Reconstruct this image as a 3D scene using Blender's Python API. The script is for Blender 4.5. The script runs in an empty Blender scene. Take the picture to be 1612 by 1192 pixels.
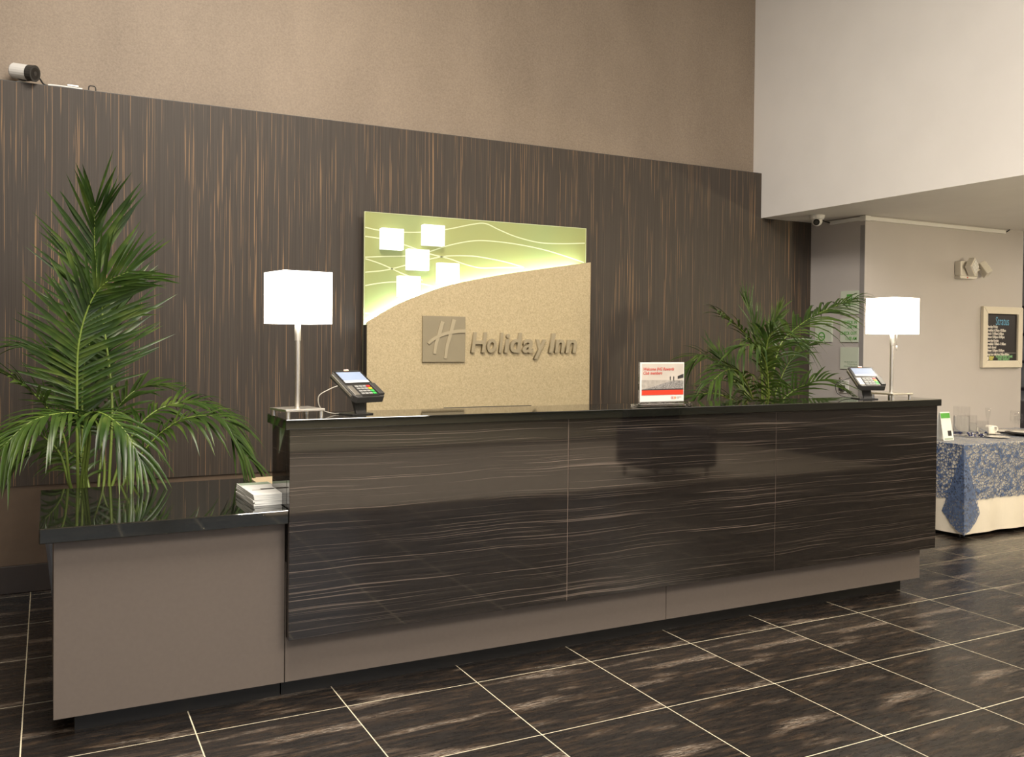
import bpy, bmesh, math, random
from mathutils import Vector, Matrix
random.seed(7)
scene = bpy.context.scene
COL = scene.collection
R = math.radians

# ------------------------------------------------------------------ camera
cam_data = bpy.data.cameras.new('camera')
cam = bpy.data.objects.new('camera', cam_data)
COL.objects.link(cam)
cam_data.sensor_fit = 'HORIZONTAL'
cam_data.sensor_width = 36.0
cam_data.lens = 1423.31 / 1612 * 36.0
cam_data.shift_x = -(815.32 - 806) / 1612
cam_data.shift_y = (555.9 - 596) / 1612
cam_data.clip_start = 0.05
cam_data.clip_end = 100
c_right = Vector((0.88696674, -0.46172804, 0.00985999))
c_up = Vector((-0.00230576, 0.01692213, 0.99985415))
c_fw = Vector((0.46182755, 0.88686011, -0.01394473))
m = Matrix((c_right, c_up, -c_fw)).transposed().to_4x4()
m.translation = Vector((0, 0, 1.5613))
cam.matrix_world = m
scene.camera = cam

# ------------------------------------------------------------------ world, lights, exposure
world = bpy.data.worlds.new('world')
scene.world = world
world.use_nodes = True
world.node_tree.nodes['Background'].inputs[0].default_value = (0.80, 0.88, 1.0, 1)
world.node_tree.nodes['Background'].inputs[1].default_value = 2.2
scene.view_settings.view_transform = 'Standard'
scene.view_settings.look = 'None'
scene.view_settings.gamma = 1
scene.view_settings.use_curve_mapping = False
scene.view_settings.exposure = 0.0


def area_light(name, loc, size, watts, col, target=None, size_y=None, spread=180):
    d = bpy.data.lights.new(name, 'AREA')
    d.energy = watts
    d.color = col
    d.shape = 'RECTANGLE'
    d.size = size
    d.size_y = size_y or size
    d.spread = R(spread)
    o = bpy.data.objects.new(name, d)
    COL.objects.link(o)
    o.location = loc
    if target is not None:
        o.rotation_euler = (Vector(target) - Vector(loc)).to_track_quat('-Z', 'Y').to_euler()
    return o


def spot_light(name, loc, target, watts, col, angle=60, blend=0.8, radius=0.08):
    d = bpy.data.lights.new(name, 'SPOT')
    d.energy = watts
    d.color = col
    d.spot_size = R(angle)
    d.spot_blend = blend
    d.shadow_soft_size = radius
    o = bpy.data.objects.new(name, d)
    COL.objects.link(o)
    o.location = loc
    o.rotation_euler = (Vector(target) - Vector(loc)).to_track_quat('-Z', 'Y').to_euler()
    return o


WARM = (1.0, 0.86, 0.68)
# ceiling light panels of the double-height lobby
area_light('lobby_ceiling_light', (1.0, 2.2, 5.52), 2.2, 430, (1.0, 0.91, 0.80), size_y=2.4)
area_light('lobby_ceiling_light', (-1.5, -3.5, 5.52), 2.4, 320, (1.0, 0.92, 0.82), size_y=2.4)
area_light('lobby_ceiling_light', (3.2, -2.2, 5.52), 2.0, 460, (1.0, 0.91, 0.80), size_y=2.0)
# recessed wall washers along the tan wall
spot_light('wall_washer', (1.6, 4.3, 5.5), (1.75, 6.35, 3.9), 45, WARM, 80, 1.0, .15)
spot_light('wall_washer', (-0.6, 4.3, 5.5), (-0.6, 6.35, 3.7), 6, WARM, 80, 1.0, .15)
spot_light('wall_washer', (3.2, 4.3, 5.5), (3.3, 6.35, 3.7), 14, WARM, 80, 1.0, .15)
# low dining area beyond the bulkhead
area_light('dining_ceiling_light', (7.7, 3.3, 2.66), 0.6, 30, WARM)
area_light('dining_ceiling_light', (7.2, -2.4, 2.66), 1.2, 80, WARM)
area_light('dining_ceiling_light', (10.2, 4.4, 2.66), 0.6, 60, WARM)

# ------------------------------------------------------------------ materials
def new_mat(name):
    mt = bpy.data.materials.new(name)
    mt.use_nodes = True
    nt = mt.node_tree
    return mt, nt, nt.nodes['Principled BSDF']


def N(nt, kind, **kw):
    n = nt.nodes.new(kind)
    for k, v in kw.items():
        setattr(n, k, v)
    return n


def ramp(nt, fac, stops, interp='LINEAR'):
    r = N(nt, 'ShaderNodeValToRGB')
    r.color_ramp.interpolation = interp
    e = r.color_ramp.elements
    while len(e) < len(stops):
        e.new(0.5)
    for el, (p, c) in zip(e, stops):
        el.position = p
        el.color = (c[0], c[1], c[2], 1) if not isinstance(c, (int, float)) else (c, c, c, 1)
    nt.links.new(fac, r.inputs[0])
    return r.outputs[0]


def coords(nt, scale=(1, 1, 1), rot=(0, 0, 0), kind='Object'):
    tc = N(nt, 'ShaderNodeTexCoord')
    mp = N(nt, 'ShaderNodeMapping')
    mp.inputs['Scale'].default_value = scale
    mp.inputs['Rotation'].default_value = rot
    nt.links.new(tc.outputs[kind], mp.inputs[0])
    return mp.outputs[0]


def noise(nt, vec, scale, detail=2, rough=.5, dist=0):
    n = N(nt, 'ShaderNodeTexNoise')
    n.inputs['Scale'].default_value = scale
    n.inputs['Detail'].default_value = detail
    n.inputs['Roughness'].default_value = rough
    n.inputs['Distortion'].default_value = dist
    nt.links.new(vec, n.inputs['Vector'])
    return n.outputs['Fac']


def mixc(nt, fac, a, b, mode='MIX'):
    mx = N(nt, 'ShaderNodeMix', data_type='RGBA', blend_type=mode)
    for sock, v in ((mx.inputs[0], fac), (mx.inputs[6], a), (mx.inputs[7], b)):
        if hasattr(v, 'is_linked'):
            nt.links.new(v, sock)
        elif isinstance(v, (int, float)):
            sock.default_value = v
        else:
            sock.default_value = (v[0], v[1], v[2], 1)
    return mx.outputs[2]


def math_n(nt, op, a, b=0.0):
    mn = N(nt, 'ShaderNodeMath', operation=op)
    for s, v in ((mn.inputs[0], a), (mn.inputs[1], b)):
        if hasattr(v, 'is_linked'):
            nt.links.new(v, s)
        else:
            s.default_value = v
    return mn.outputs[0]


def bump(nt, bs, h, strength=.2, dist=.01):
    b = N(nt, 'ShaderNodeBump')
    b.inputs['Strength'].default_value = strength
    b.inputs['Distance'].default_value = dist
    nt.links.new(h, b.inputs['Height'])
    nt.links.new(b.outputs[0], bs.inputs['Normal'])


def plain(name, col, rough=.5, metal=0.0, spec=.5, vary=.08, vscale=12, coat=0):
    mt, nt, bs = new_mat(name)
    v = noise(nt, coords(nt), vscale, 3)
    a = [min(1, c * (1 - vary)) for c in col]
    b = [min(1, c * (1 + vary)) for c in col]
    nt.links.new(ramp(nt, v, [(.3, a), (.7, b)]), bs.inputs['Base Color'])
    bs.inputs['Roughness'].default_value = rough
    bs.inputs['Metallic'].default_value = metal
    bs.inputs['Specular IOR Level'].default_value = spec
    bs.inputs['Coat Weight'].default_value = coat
    return mt


def emit(name, col, strength, base=(.8, .8, .8)):
    mt, nt, bs = new_mat(name)
    v = noise(nt, coords(nt), 30, 2)
    nt.links.new(ramp(nt, v, [(0, [c * .97 for c in base]), (1, base)]), bs.inputs['Base Color'])
    bs.inputs['Emission Color'].default_value = (*col, 1)
    bs.inputs['Emission Strength'].default_value = strength
    bs.inputs['Roughness'].default_value = .5
    return mt


def glass(name, col=(1, 1, 1), rough=0.0, ior=1.45):
    mt, nt, bs = new_mat(name)
    bs.inputs['Base Color'].default_value = (*col, 1)
    bs.inputs['Transmission Weight'].default_value = 1
    bs.inputs['Roughness'].default_value = rough
    bs.inputs['IOR'].default_value = ior
    return mt


def thin_glass(name):
    mt, nt, bs = new_mat(name)
    t_ = N(nt, 'ShaderNodeBsdfTransparent')
    t_.inputs[0].default_value = (.985, .985, .985, 1)
    g_ = N(nt, 'ShaderNodeBsdfGlossy')
    g_.inputs['Roughness'].default_value = .02
    lw = N(nt, 'ShaderNodeLayerWeight')
    lw.inputs[0].default_value = .35
    x_ = N(nt, 'ShaderNodeMixShader')
    nt.links.new(ramp(nt, lw.outputs['Facing'], [(.0, .02), (.65, .05), (1.0, .55)]), x_.inputs[0])
    nt.links.new(t_.outputs[0], x_.inputs[1]); nt.links.new(g_.outputs[0], x_.inputs[2])
    nt.links.new(x_.outputs[0], nt.nodes['Material Output'].inputs[0])
    nt.nodes.remove(bs)
    return mt


M = {}
# vertical zebrano veneer of the back wall
mt, nt, bs = new_mat('zebrano_vertical')
fine = noise(nt, coords(nt, (150, 1, 1.3)), 1.0, 2, .5, .10)
fine2 = noise(nt, coords(nt, (190, 1, 1.1)), 1.0, 2, .5)
broad = noise(nt, coords(nt, (7, 1, .35)), 1.0, 2)
c = ramp(nt, fine2, [(.3, (.047, .0375, .0295)), (.7, (.068, .055, .044))])
streak = ramp(nt, fine, [(.618, 0), (.66, .9)])
soft = ramp(nt, broad, [(.30, .35), (.55, 1.0)])
fac = math_n(nt, 'MULTIPLY', streak, soft)
c = mixc(nt, fac, c, (.27, .165, .085))
nt.links.new(c, bs.inputs['Base Color'])
bs.inputs['Roughness'].default_value = .5
bs.inputs['Specular IOR Level'].default_value = .3
bump(nt, bs, fine2, .08, .002)
M['zebra_v'] = mt
# horizontal zebrano laminate of the desk front
mt, nt, bs = new_mat('zebrano_horizontal')
tc = N(nt, 'ShaderNodeTexCoord')
wn = noise(nt, coords(nt, (1.3, 1, 2.6)), 1.0, 2)
cz = N(nt, 'ShaderNodeCombineXYZ')
nt.links.new(math_n(nt, 'MULTIPLY', math_n(nt, 'SUBTRACT', wn, .5), .05), cz.inputs[2])
wa = N(nt, 'ShaderNodeVectorMath', operation='ADD')
nt.links.new(tc.outputs['Object'], wa.inputs[0]); nt.links.new(cz.outputs[0], wa.inputs[1])


def wmap(scale):
    mp = N(nt, 'ShaderNodeMapping')
    mp.inputs['Scale'].default_value = scale
    nt.links.new(wa.outputs[0], mp.inputs[0])
    return mp.outputs[0]


fine = noise(nt, wmap((.8, 1, 215)), 1.0, 2, .5, .1)
fine2 = noise(nt, wmap((1.2, 1, 210)), 1.0, 2, .5)
broad = noise(nt, wmap((.7, 1, 16)), 1.0, 2)
c = ramp(nt, fine2, [(.3, (.011, .0092, .008)), (.7, (.024, .0198, .017))])
streak = ramp(nt, fine, [(.60, 0), (.66, 1)])
soft = ramp(nt, broad, [(.32, .15), (.62, .9)])
c = mixc(nt, math_n(nt, 'MULTIPLY', streak, soft), c, (.155, .122, .10))
nt.links.new(c, bs.inputs['Base Color'])
bs.inputs['Roughness'].default_value = .045
bs.inputs['IOR'].default_value = 1.68
M['zebra_h'] = mt
# tan metallic wallpaper
mt, nt, bs = new_mat('tan_wallpaper')
grain = noise(nt, coords(nt, (75, 75, 75)), 1.0, 4, .75)
cloud = noise(nt, coords(nt, (2.2, 1, .9)), 1.0, 5, .6)
c = ramp(nt, grain, [(.3, (.195, .153, .112)), (.7, (.325, .257, .192))])
c = mixc(nt, .35, c, ramp(nt, cloud, [(.3, (.195, .150, .108)), (.7, (.345, .275, .205))]))
nt.links.new(c, bs.inputs['Base Color'])
bs.inputs['Roughness'].default_value = .55
bs.inputs['Metallic'].default_value = .10
bump(nt, bs, grain, .25, .004)
M['wallpaper'] = mt
M['brown_wall'] = plain('brown_paint', (.115, .078, .05), .55)
M['white_wall'] = plain('off_white_paint', (.80, .775, .745), .7, vary=.02, vscale=3)
M['grey_wall'] = plain('warm_grey_paint', (.50, .467, .445), .6, vary=.02, vscale=3)
M['baseboard'] = plain('dark_brown_baseboard', (.035, .024, .018), .4)
M['ceiling'] = plain('ceiling_paint', (.62, .58, .52), .8, vary=.02)
M['taupe'] = plain('taupe_laminate', (.142, .117, .099), .36, vary=.03, vscale=60)
M['kick'] = plain('black_kick', (.012, .011, .010), .4)
M['guard'] = plain('grey_corner_guard', (.30, .285, .28), .45, vary=.02)
M['seam'] = plain('pale_edge_strip', (.42, .32, .25), .4)
# black granite
mt, nt, bs = new_mat('black_granite')
vo = N(nt, 'ShaderNodeTexVoronoi')
vo.inputs['Scale'].default_value = 55
nt.links.new(coords(nt), vo.inputs['Vector'])
spk = ramp(nt, vo.outputs['Distance'], [(.05, 1), (.09, 0)])
sel = ramp(nt, noise(nt, coords(nt), 21, 2), [(.60, 0), (.66, 1)])
base = ramp(nt, noise(nt, coords(nt), 90, 4), [(.35, (.006, .0065, .005)), (.75, (.013, .014, .010))])
c = mixc(nt, math_n(nt, 'MULTIPLY', spk, sel), base, (.7, .62, .42))
nt.links.new(c, bs.inputs['Base Color'])
bs.inputs['Roughness'].default_value = .035
bs.inputs['IOR'].default_value = 1.9
M['granite'] = mt
# floor tile
mt, nt, bs = new_mat('rusted_slate_tile')
tc = N(nt, 'ShaderNodeTexCoord')
oi = N(nt, 'ShaderNodeObjectInfo')
off = math_n(nt, 'MULTIPLY', math_n(nt, 'FLOOR', math_n(nt, 'MULTIPLY', oi.outputs['Random'], 4.0)), 5.37)
cmb = N(nt, 'ShaderNodeCombineXYZ')
nt.links.new(off, cmb.inputs[0]); nt.links.new(off, cmb.inputs[1])
va = N(nt, 'ShaderNodeVectorMath', operation='ADD')
nt.links.new(tc.outputs['Object'], va.inputs[0]); nt.links.new(cmb.outputs[0], va.inputs[1])


def tmap(scale, rz=0):
    mp = N(nt, 'ShaderNodeMapping')
    mp.inputs['Scale'].default_value = scale
    mp.inputs['Rotation'].default_value = (0, 0, rz)
    nt.links.new(va.outputs[0], mp.inputs[0])
    return mp.outputs[0]


big = noise(nt, tmap((.75, 5.2, 1), R(5)), 1.7, 4, .5, .35)
mid = noise(nt, tmap((3.0, 20, 1), R(3)), 2.4, 8, .75, .15)
grit = noise(nt, tmap((7, 60, 1), R(3)), 3.0, 6, .75, .3)
c = ramp(nt, mid, [(.25, (.006, .0055, .0055)), (.55, (.015, .013, .012)), (.8, (.038, .031, .025))])
wisp = noise(nt, tmap((1.6, 13, 1), R(-4)), 2.6, 8, .78, .4)
c = mixc(nt, ramp(nt, wisp, [(.50, 0), (.66, .75)]), c, ramp(nt, grit, [(.35, (.035, .024, .017)), (.6, (.105, .066, .038)), (.75, (.20, .16, .125))]))
rust = math_n(nt, 'MULTIPLY', ramp(nt, big, [(.54, 0), (.68, .85)]), ramp(nt, mid, [(.42, .05), (.62, 1)]))
c = mixc(nt, math_n(nt, 'MULTIPLY', rust, .85), c, ramp(nt, grit, [(.32, (.065, .036, .019)), (.55, (.18, .11, .062)), (.75, (.36, .29, .22))]))
pale = math_n(nt, 'MULTIPLY', ramp(nt, big, [(.57, 0), (.70, .9)]), ramp(nt, grit, [(.46, 0), (.60, 1)]))
c = mixc(nt, math_n(nt, 'MULTIPLY', pale, .75), c, (.50, .44, .37))
nt.links.new(c, bs.inputs['Base Color'])
nt.links.new(ramp(nt, mid, [(.3, .22), (.7, .34)]), bs.inputs['Roughness'])
bs.inputs['IOR'].default_value = 1.58
bump(nt, bs, mid, .06, .004)
M['tile'] = mt
M['grout'] = plain('pale_grout', (.70, .63, .46), .6)
M['rug'] = plain('beige_rug', (.45, .39, .32), .9, vary=.12, vscale=9)
M['chrome'] = plain('brushed_nickel', (.80, .77, .71), .36, 1.0, vary=.03)
M['dark_metal'] = plain('dark_metal', (.05, .045, .04), .35, .6)
M['black'] = plain('black_plastic', (.014, .013, .012), .35)
M['charcoal'] = plain('charcoal_plastic', (.045, .043, .04), .4)
M['white'] = plain('white_plastic', (.78, .77, .74), .4, vary=.02)
M['cream'] = plain('cream_plastic', (.70, .66, .58), .45, vary=.02)
M['paper'] = plain('white_paper', (.78, .78, .74), .7, vary=.03)
M['beige_paper'] = plain('beige_card', (.60, .48, .30), .7, vary=.03)
M['shade'] = emit('lit_lamp_shade', (1.0, .92, .78), 5.5)
M['bulb'] = emit('lamp_bulb', (1.0, .85, .62), 30)
M['globe'] = emit('fill_globe', (1.0, .84, .55), 300)  # glow of the added pendant that warms the low ceiling
M['cube'] = emit('lit_white_cube', (1.0, .99, .95), .95)
M['led'] = emit('led_strip', (.72, .90, 1.0), 52)
M['screen'] = emit('terminal_screen', (.50, .60, .95), .12, (.2, .25, .35))
M['screen_light'] = emit('terminal_screen_bar', (.85, .92, 1.0), .5, (.6, .6, .6))
M['key'] = plain('grey_key', (.26, .26, .25), .4)
M['key_red'] = plain('red_key', (.65, .03, .03), .4)
M['key_yellow'] = plain('yellow_key', (.8, .55, .03), .4)
M['key_green'] = plain('green_key', (.05, .5, .08), .4)
M['orange'] = emit('orange_status_light', (1.0, .35, .05), 1.0)
M['acrylic'] = glass('clear_acrylic', (.98, .98, .98), .0, 1.25)
M['glass'] = thin_glass('clear_glass')
M['water'] = glass('water', (.95, .97, .97), 0, 1.2)
M['red'] = plain('red_print', (.72, .045, .015), .5, vary=.03)
M['red_ink'] = plain('red_ink', (.55, .06, .04), .5, vary=.03)
M['orange_ink'] = plain('orange_ink', (.85, .25, .04), .5, vary=.03)
M['print_sky'] = plain('printed_sky', (.58, .52, .45), .5, vary=.08, vscale=8)
M['print_sea'] = plain('printed_sea', (.42, .38, .33), .5, vary=.2, vscale=40)
M['print_sand'] = plain('printed_sand', (.26, .245, .23), .5, vary=.55, vscale=140)
M['print_dark'] = plain('printed_dark', (.03, .028, .028), .5)
M['green_ink'] = plain('green_ink', (.09, .36, .05), .5, vary=.03)
M['pale_ink'] = plain('pale_green_ink', (.36, .44, .33), .5, vary=.03)
M['sign_acrylic'] = plain('frosted_sign_acrylic', (.60, .66, .54), .3, vary=.02)
M['chalk_white'] = plain('white_chalk', (.80, .76, .70), .8, vary=.05)
M['chalk_blue'] = plain('blue_chalk', (.16, .42, .62), .8, vary=.05)
M['chalk_green'] = plain('green_chalk', (.30, .62, .30), .8, vary=.05)
M['chalk_yellow'] = plain('yellow_chalk', (.72, .68, .18), .8, vary=.05)
M['board'] = plain('blackboard', (.022, .018, .020), .5)
M['frame'] = plain('ivory_frame', (.72, .66, .54), .4, vary=.02)
M['china'] = plain('white_china', (.84, .80, .72), .15, vary=.01)
M['cloth'] = plain('white_tablecloth', (.78, .71, .58), .8, vary=.03, vscale=5)
M['soil'] = plain('potting_soil', (.03, .02, .012), .9, vary=.5, vscale=40)
M['pot'] = plain('blue_grey_pot', (.20, .23, .28), .35)
M['stalk'] = plain('palm_stalk', (.17, .24, .045), .4, vary=.2, vscale=6)
M['steel_wire'] = plain('dark_cable', (.02, .019, .018), .45)
M['pale_wire'] = plain('pale_cable', (.45, .42, .36), .45)
M['blue_bead'] = plain('navy_glass_bead', (.012, .02, .10), .08, spec=.8)
M['mirror'] = plain('mirror_plate', (.75, .75, .75), .03, 1.0, vary=.01)
M['dark_bar'] = plain('dark_bar_wood', (.035, .024, .03), .4)
M['bar_bottle'] = plain('amber_bottle', (.22, .10, .03), .12)
M['upholstery'] = plain('black_upholstery', (.018, .015, .022), .6)
M['sign_felt'] = plain('tone_on_tone_logo', (.30, .255, .165), .35, vary=.03)
M['letter'] = plain('tan_letter', (.36, .30, .19), .35, vary=.03)
M['logo_stroke'] = plain('tan_logo_stroke', (.43, .365, .24), .35, vary=.03)
# palm leaf
mt, nt, bs = new_mat('palm_leaf')
v = noise(nt, coords(nt), 7, 3)
c = ramp(nt, v, [(.28, (.012, .034, .006)), (.52, (.038, .082, .013)), (.75, (.13, .185, .035))])
oi = N(nt, 'ShaderNodeObjectInfo')
c = mixc(nt, math_n(nt, 'MULTIPLY', oi.outputs['Random'], .45), c, (.06, .10, .016))
nt.links.new(c, bs.inputs['Base Color'])
bs.inputs['Roughness'].default_value = .36
tr = N(nt, 'ShaderNodeBsdfTranslucent')
nt.links.new(c, tr.inputs[0])
mx = N(nt, 'ShaderNodeMixShader')
mx.inputs[0].default_value = .22
nt.links.new(bs.outputs[0], mx.inputs[1]); nt.links.new(tr.outputs[0], mx.inputs[2])
nt.links.new(mx.outputs[0], nt.nodes['Material Output'].inputs[0])
M['leaf'] = mt
# beige textile panel of the sign
mt, nt, bs = new_mat('beige_textured_panel')
g = noise(nt, coords(nt, (95, 95, 95)), 1.0, 2, .6, .6)
nt.links.new(ramp(nt, g, [(.3, (.42, .335, .19)), (.7, (.58, .475, .285))]), bs.inputs['Base Color'])
bs.inputs['Roughness'].default_value = .5
bump(nt, bs, g, .35, .004)
M['textile'] = mt
# back-lit green glass
mt, nt, bs = new_mat('green_sign_glass')
v = noise(nt, coords(nt), 1.2, 2)
nt.links.new(ramp(nt, v, [(.3, (.37, .36, .115)), (.7, (.30, .37, .15))]), bs.inputs['Base Color'])
bs.inputs['Roughness'].default_value = .22
M['green_glass'] = mt
M['glass_edge'] = plain('glass_edge', (.62, .66, .38), .2, vary=.02)
M['etched'] = plain('etched_line', (.66, .70, .42), .5, vary=.02)
# lace
for nm, dens in (('lace', .085), ('lace_double', .16)):
    mt, nt, bs = new_mat(nm)
    vec = coords(nt, (1, 1, 1))
    v1 = N(nt, 'ShaderNodeTexVoronoi', feature='DISTANCE_TO_EDGE')
    v1.inputs['Scale'].default_value = 40
    nt.links.new(vec, v1.inputs['Vector'])
    v2 = N(nt, 'ShaderNodeTexVoronoi', feature='F1')
    v2.inputs['Scale'].default_value = 13
    nt.links.new(vec, v2.inputs['Vector'])
    edge = ramp(nt, v1.outputs['Distance'], [(dens, 1), (dens + .03, 0)])
    flower = ramp(nt, v2.outputs['Distance'], [(.20 + dens, 1), (.34 + dens, 0)])
    petals = ramp(nt, noise(nt, vec, 60, 3), [(.42, 0), (.52, 1)])
    mask = math_n(nt, 'MAXIMUM', edge, math_n(nt, 'MULTIPLY', flower, petals))
    mask = math_n(nt, 'MAXIMUM', mask, .12 if nm == 'lace' else .32)
    nt.links.new(ramp(nt, noise(nt, vec, 40, 2), [(.3, (.03, .055, .13)), (.7, (.09, .15, .29))]), bs.inputs['Base Color'])
    bs.inputs['Roughness'].default_value = .4
    bs.inputs['Sheen Weight'].default_value = .3
    nt.links.new(mask, bs.inputs['Alpha'])
    M[nm] = mt

# ------------------------------------------------------------------ mesh helpers
class MB:
    def __init__(self):
        self.v = []
        self.f = []

    def add(self, verts, faces):
        o = len(self.v)
        self.v += [tuple(p) for p in verts]
        self.f += [tuple(i + o for i in fc) for fc in faces]
        return self

    def box(self, x0, x1, y0, y1, z0, z1):
        return self.add([(x0, y0, z0), (x1, y0, z0), (x1, y1, z0), (x0, y1, z0), (x0, y0, z1), (x1, y0, z1), (x1, y1, z1), (x0, y1, z1)],
                        [(0, 3, 2, 1), (4, 5, 6, 7), (0, 1, 5, 4), (1, 2, 6, 5), (2, 3, 7, 6), (3, 0, 4, 7)])

    def tube(self, path, r, n=8, cap=True):
        path = [Vector(p) for p in path]
        k = len(path)
        rr = r if isinstance(r, (list, tuple)) else [r] * k
        vs, fs = [], []
        ref = None
        for i, p in enumerate(path):
            t = (path[min(i + 1, k - 1)] - path[max(i - 1, 0)]).normalized()
            if ref is None:
                ref = Vector((0, 0, 1)) if abs(t.z) < .9 else Vector((1, 0, 0))
            a = (ref - t * ref.dot(t)).normalized()
            b = t.cross(a)
            ref = a
            for j in range(n):
                an = 2 * math.pi * j / n
                vs.append(p + (a * math.cos(an) + b * math.sin(an)) * rr[i])
        for i in range(k - 1):
            for j in range(n):
                j2 = (j + 1) % n
                fs.append((i * n + j, i * n + j2, (i + 1) * n + j2, (i + 1) * n + j))
        if cap:
            fs.append(tuple(range(n - 1, -1, -1)))
            fs.append(tuple((k - 1) * n + j for j in range(n)))
        return self.add(vs, fs)

    def lathe(self, prof, c=(0, 0, 0), n=24, cap=True):
        vs, fs = [], []
        k = len(prof)
        for r, z in prof:
            for j in range(n):
                an = 2 * math.pi * j / n
                vs.append((c[0] + r * math.cos(an), c[1] + r * math.sin(an), c[2] + z))
        for i in range(k - 1):
            for j in range(n):
                j2 = (j + 1) % n
                fs.append((i * n + j, i * n + j2, (i + 1) * n + j2, (i + 1) * n + j))
        if cap:
            fs.append(tuple(range(n - 1, -1, -1)))
            fs.append(tuple((k - 1) * n + j for j in range(n)))
        return self.add(vs, fs)

    def prism_xz(self, pts, y0, y1):
        """outline in x,z (counter-clockwise seen from -y), extruded from y0 (front) to y1 (back)"""
        n = len(pts)
        vs = [(x, y0, z) for x, z in pts] + [(x, y1, z) for x, z in pts]
        fs = [tuple(range(n)), tuple(range(2 * n - 1, n - 1, -1))]
        for i in range(n):
            j = (i + 1) % n
            fs.append((j, i, n + i, n + j))
        return self.add(vs, fs)

    def ribbon_xz(self, pts, w, y0, y1):
        """flat band of width(s) w following x,z points"""
        k = len(pts)
        ws = w if isinstance(w, (list, tuple)) else [w] * k
        lo, hi = [], []
        for i in range(k):
            a, b = pts[max(i - 1, 0)], pts[min(i + 1, k - 1)]
            dx, dz = b[0] - a[0], b[1] - a[1]
            l = math.hypot(dx, dz)
            nx, nz = -dz / l, dx / l
            lo.append((pts[i][0] - nx * ws[i] / 2, pts[i][1] - nz * ws[i] / 2))
            hi.append((pts[i][0] + nx * ws[i] / 2, pts[i][1] + nz * ws[i] / 2))
        vs = []
        for i in range(k):
            vs += [(lo[i][0], y0, lo[i][1]), (hi[i][0], y0, hi[i][1]), (hi[i][0], y1, hi[i][1]), (lo[i][0], y1, lo[i][1])]
        fs = [(0, 1, 2, 3), (4 * k - 1, 4 * k - 2, 4 * k - 3, 4 * k - 4)]
        for i in range(k - 1):
            o, q = 4 * i, 4 * i + 4
            for s in range(4):
                t = (s + 1) % 4
                fs.append((o + t, o + s, q + s, q + t))
        return self.add(vs, fs)

    def build(self, name, mat, parent=None, origin=None, bevel=0, smooth=False, segs=2):
        """vertices are in world space minus the origin of the parent thing"""
        org = Vector(origin) if origin is not None else Vector((0, 0, 0))
        me = bpy.data.meshes.new(name)
        me.from_pydata([tuple(Vector(p) - org) for p in self.v], [], self.f)
        bm = bmesh.new()
        bm.from_mesh(me)
        bmesh.ops.recalc_face_normals(bm, faces=bm.faces)
        if bevel:
            es = [e for e in bm.edges if len(e.link_faces) == 2 and e.calc_face_angle(0) > .6]
            bmesh.ops.bevel(bm, geom=es, offset=bevel, segments=segs, profile=.5, affect='EDGES')
        bm.to_mesh(me)
        bm.free()
        if smooth:
            for p in me.polygons:
                p.use_smooth = True
        me.materials.append(M[mat])
        o = bpy.data.objects.new(name, me)
        COL.objects.link(o)
        if parent is not None:
            o.parent = parent
        elif origin is not None:
            o.location = org
        return o


def tag(o, label=None, cat=None, group=None, kind=None):
    if label:
        o['label'] = label
    if cat:
        o['category'] = cat
    if group:
        o['group'] = group
    if kind:
        o['kind'] = kind
    return o


def thing(name, loc, label, cat, rz=0, group=None, kind=None):
    o = bpy.data.objects.new(name, None)
    o.empty_display_size = .05
    COL.objects.link(o)
    o.location = loc
    o.rotation_euler = (0, 0, rz)
    return tag(o, label, cat, group, kind)


def box(name, mat, b, parent=None, origin=None, bevel=0):
    return MB().box(*b).build(name, mat, parent, origin, bevel)


def struct(o, label, cat):
    return tag(o, label, cat, kind='structure')


FACE_FRONT = Matrix(((1, 0, 0), (0, 0, -1), (0, 1, 0)))          # text facing -y
FACE_LEFT = Matrix(((0, 0, -1), (-1, 0, 0), (0, 1, 0)))          # text facing -x


def text(name, body, size, loc, mat, parent, origin, face=FACE_FRONT, extrude=.001, shear=0, align='LEFT', offset=0, sx=1, spacing=1):
    cu = bpy.data.curves.new(name, 'FONT')
    cu.body = body
    cu.size = size
    cu.extrude = extrude
    cu.shear = shear
    cu.align_x = align
    cu.offset = offset
    cu.space_character = spacing
    cu.resolution_u = 3
    ob = bpy.data.objects.new('temporary_text', cu)
    COL.objects.link(ob)
    bpy.context.view_layer.update()
    me = bpy.data.meshes.new_from_object(ob.evaluated_get(bpy.context.evaluated_depsgraph_get()))
    bpy.data.objects.remove(ob)
    bpy.data.curves.remove(cu)
    f3 = face
    for v in me.vertices:
        p = Vector((v.co.x * sx, v.co.y, v.co.z))
        v.co = f3 @ p + Vector(loc) - Vector(origin)
    me.materials.clear()
    me.materials.append(M[mat])
    me.name = name
    o = bpy.data.objects.new(name, me)
    COL.objects.link(o)
    o.parent = parent
    return o


def bez(pts, n=8):
    """Catmull-Rom through points"""
    pts = [Vector(p) for p in pts]
    out = []
    for i in range(len(pts) - 1):
        p0 = pts[max(i - 1, 0)]; p1 = pts[i]; p2 = pts[i + 1]; p3 = pts[min(i + 2, len(pts) - 1)]
        for k in range(n):
            t = k / n
            out.append(.5 * ((2 * p1) + (p2 - p0) * t + (2 * p0 - 5 * p1 + 4 * p2 - p3) * t * t + (3 * p1 - p0 - 3 * p2 + p3) * t ** 3))
    out.append(pts[-1])
    return out


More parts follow.
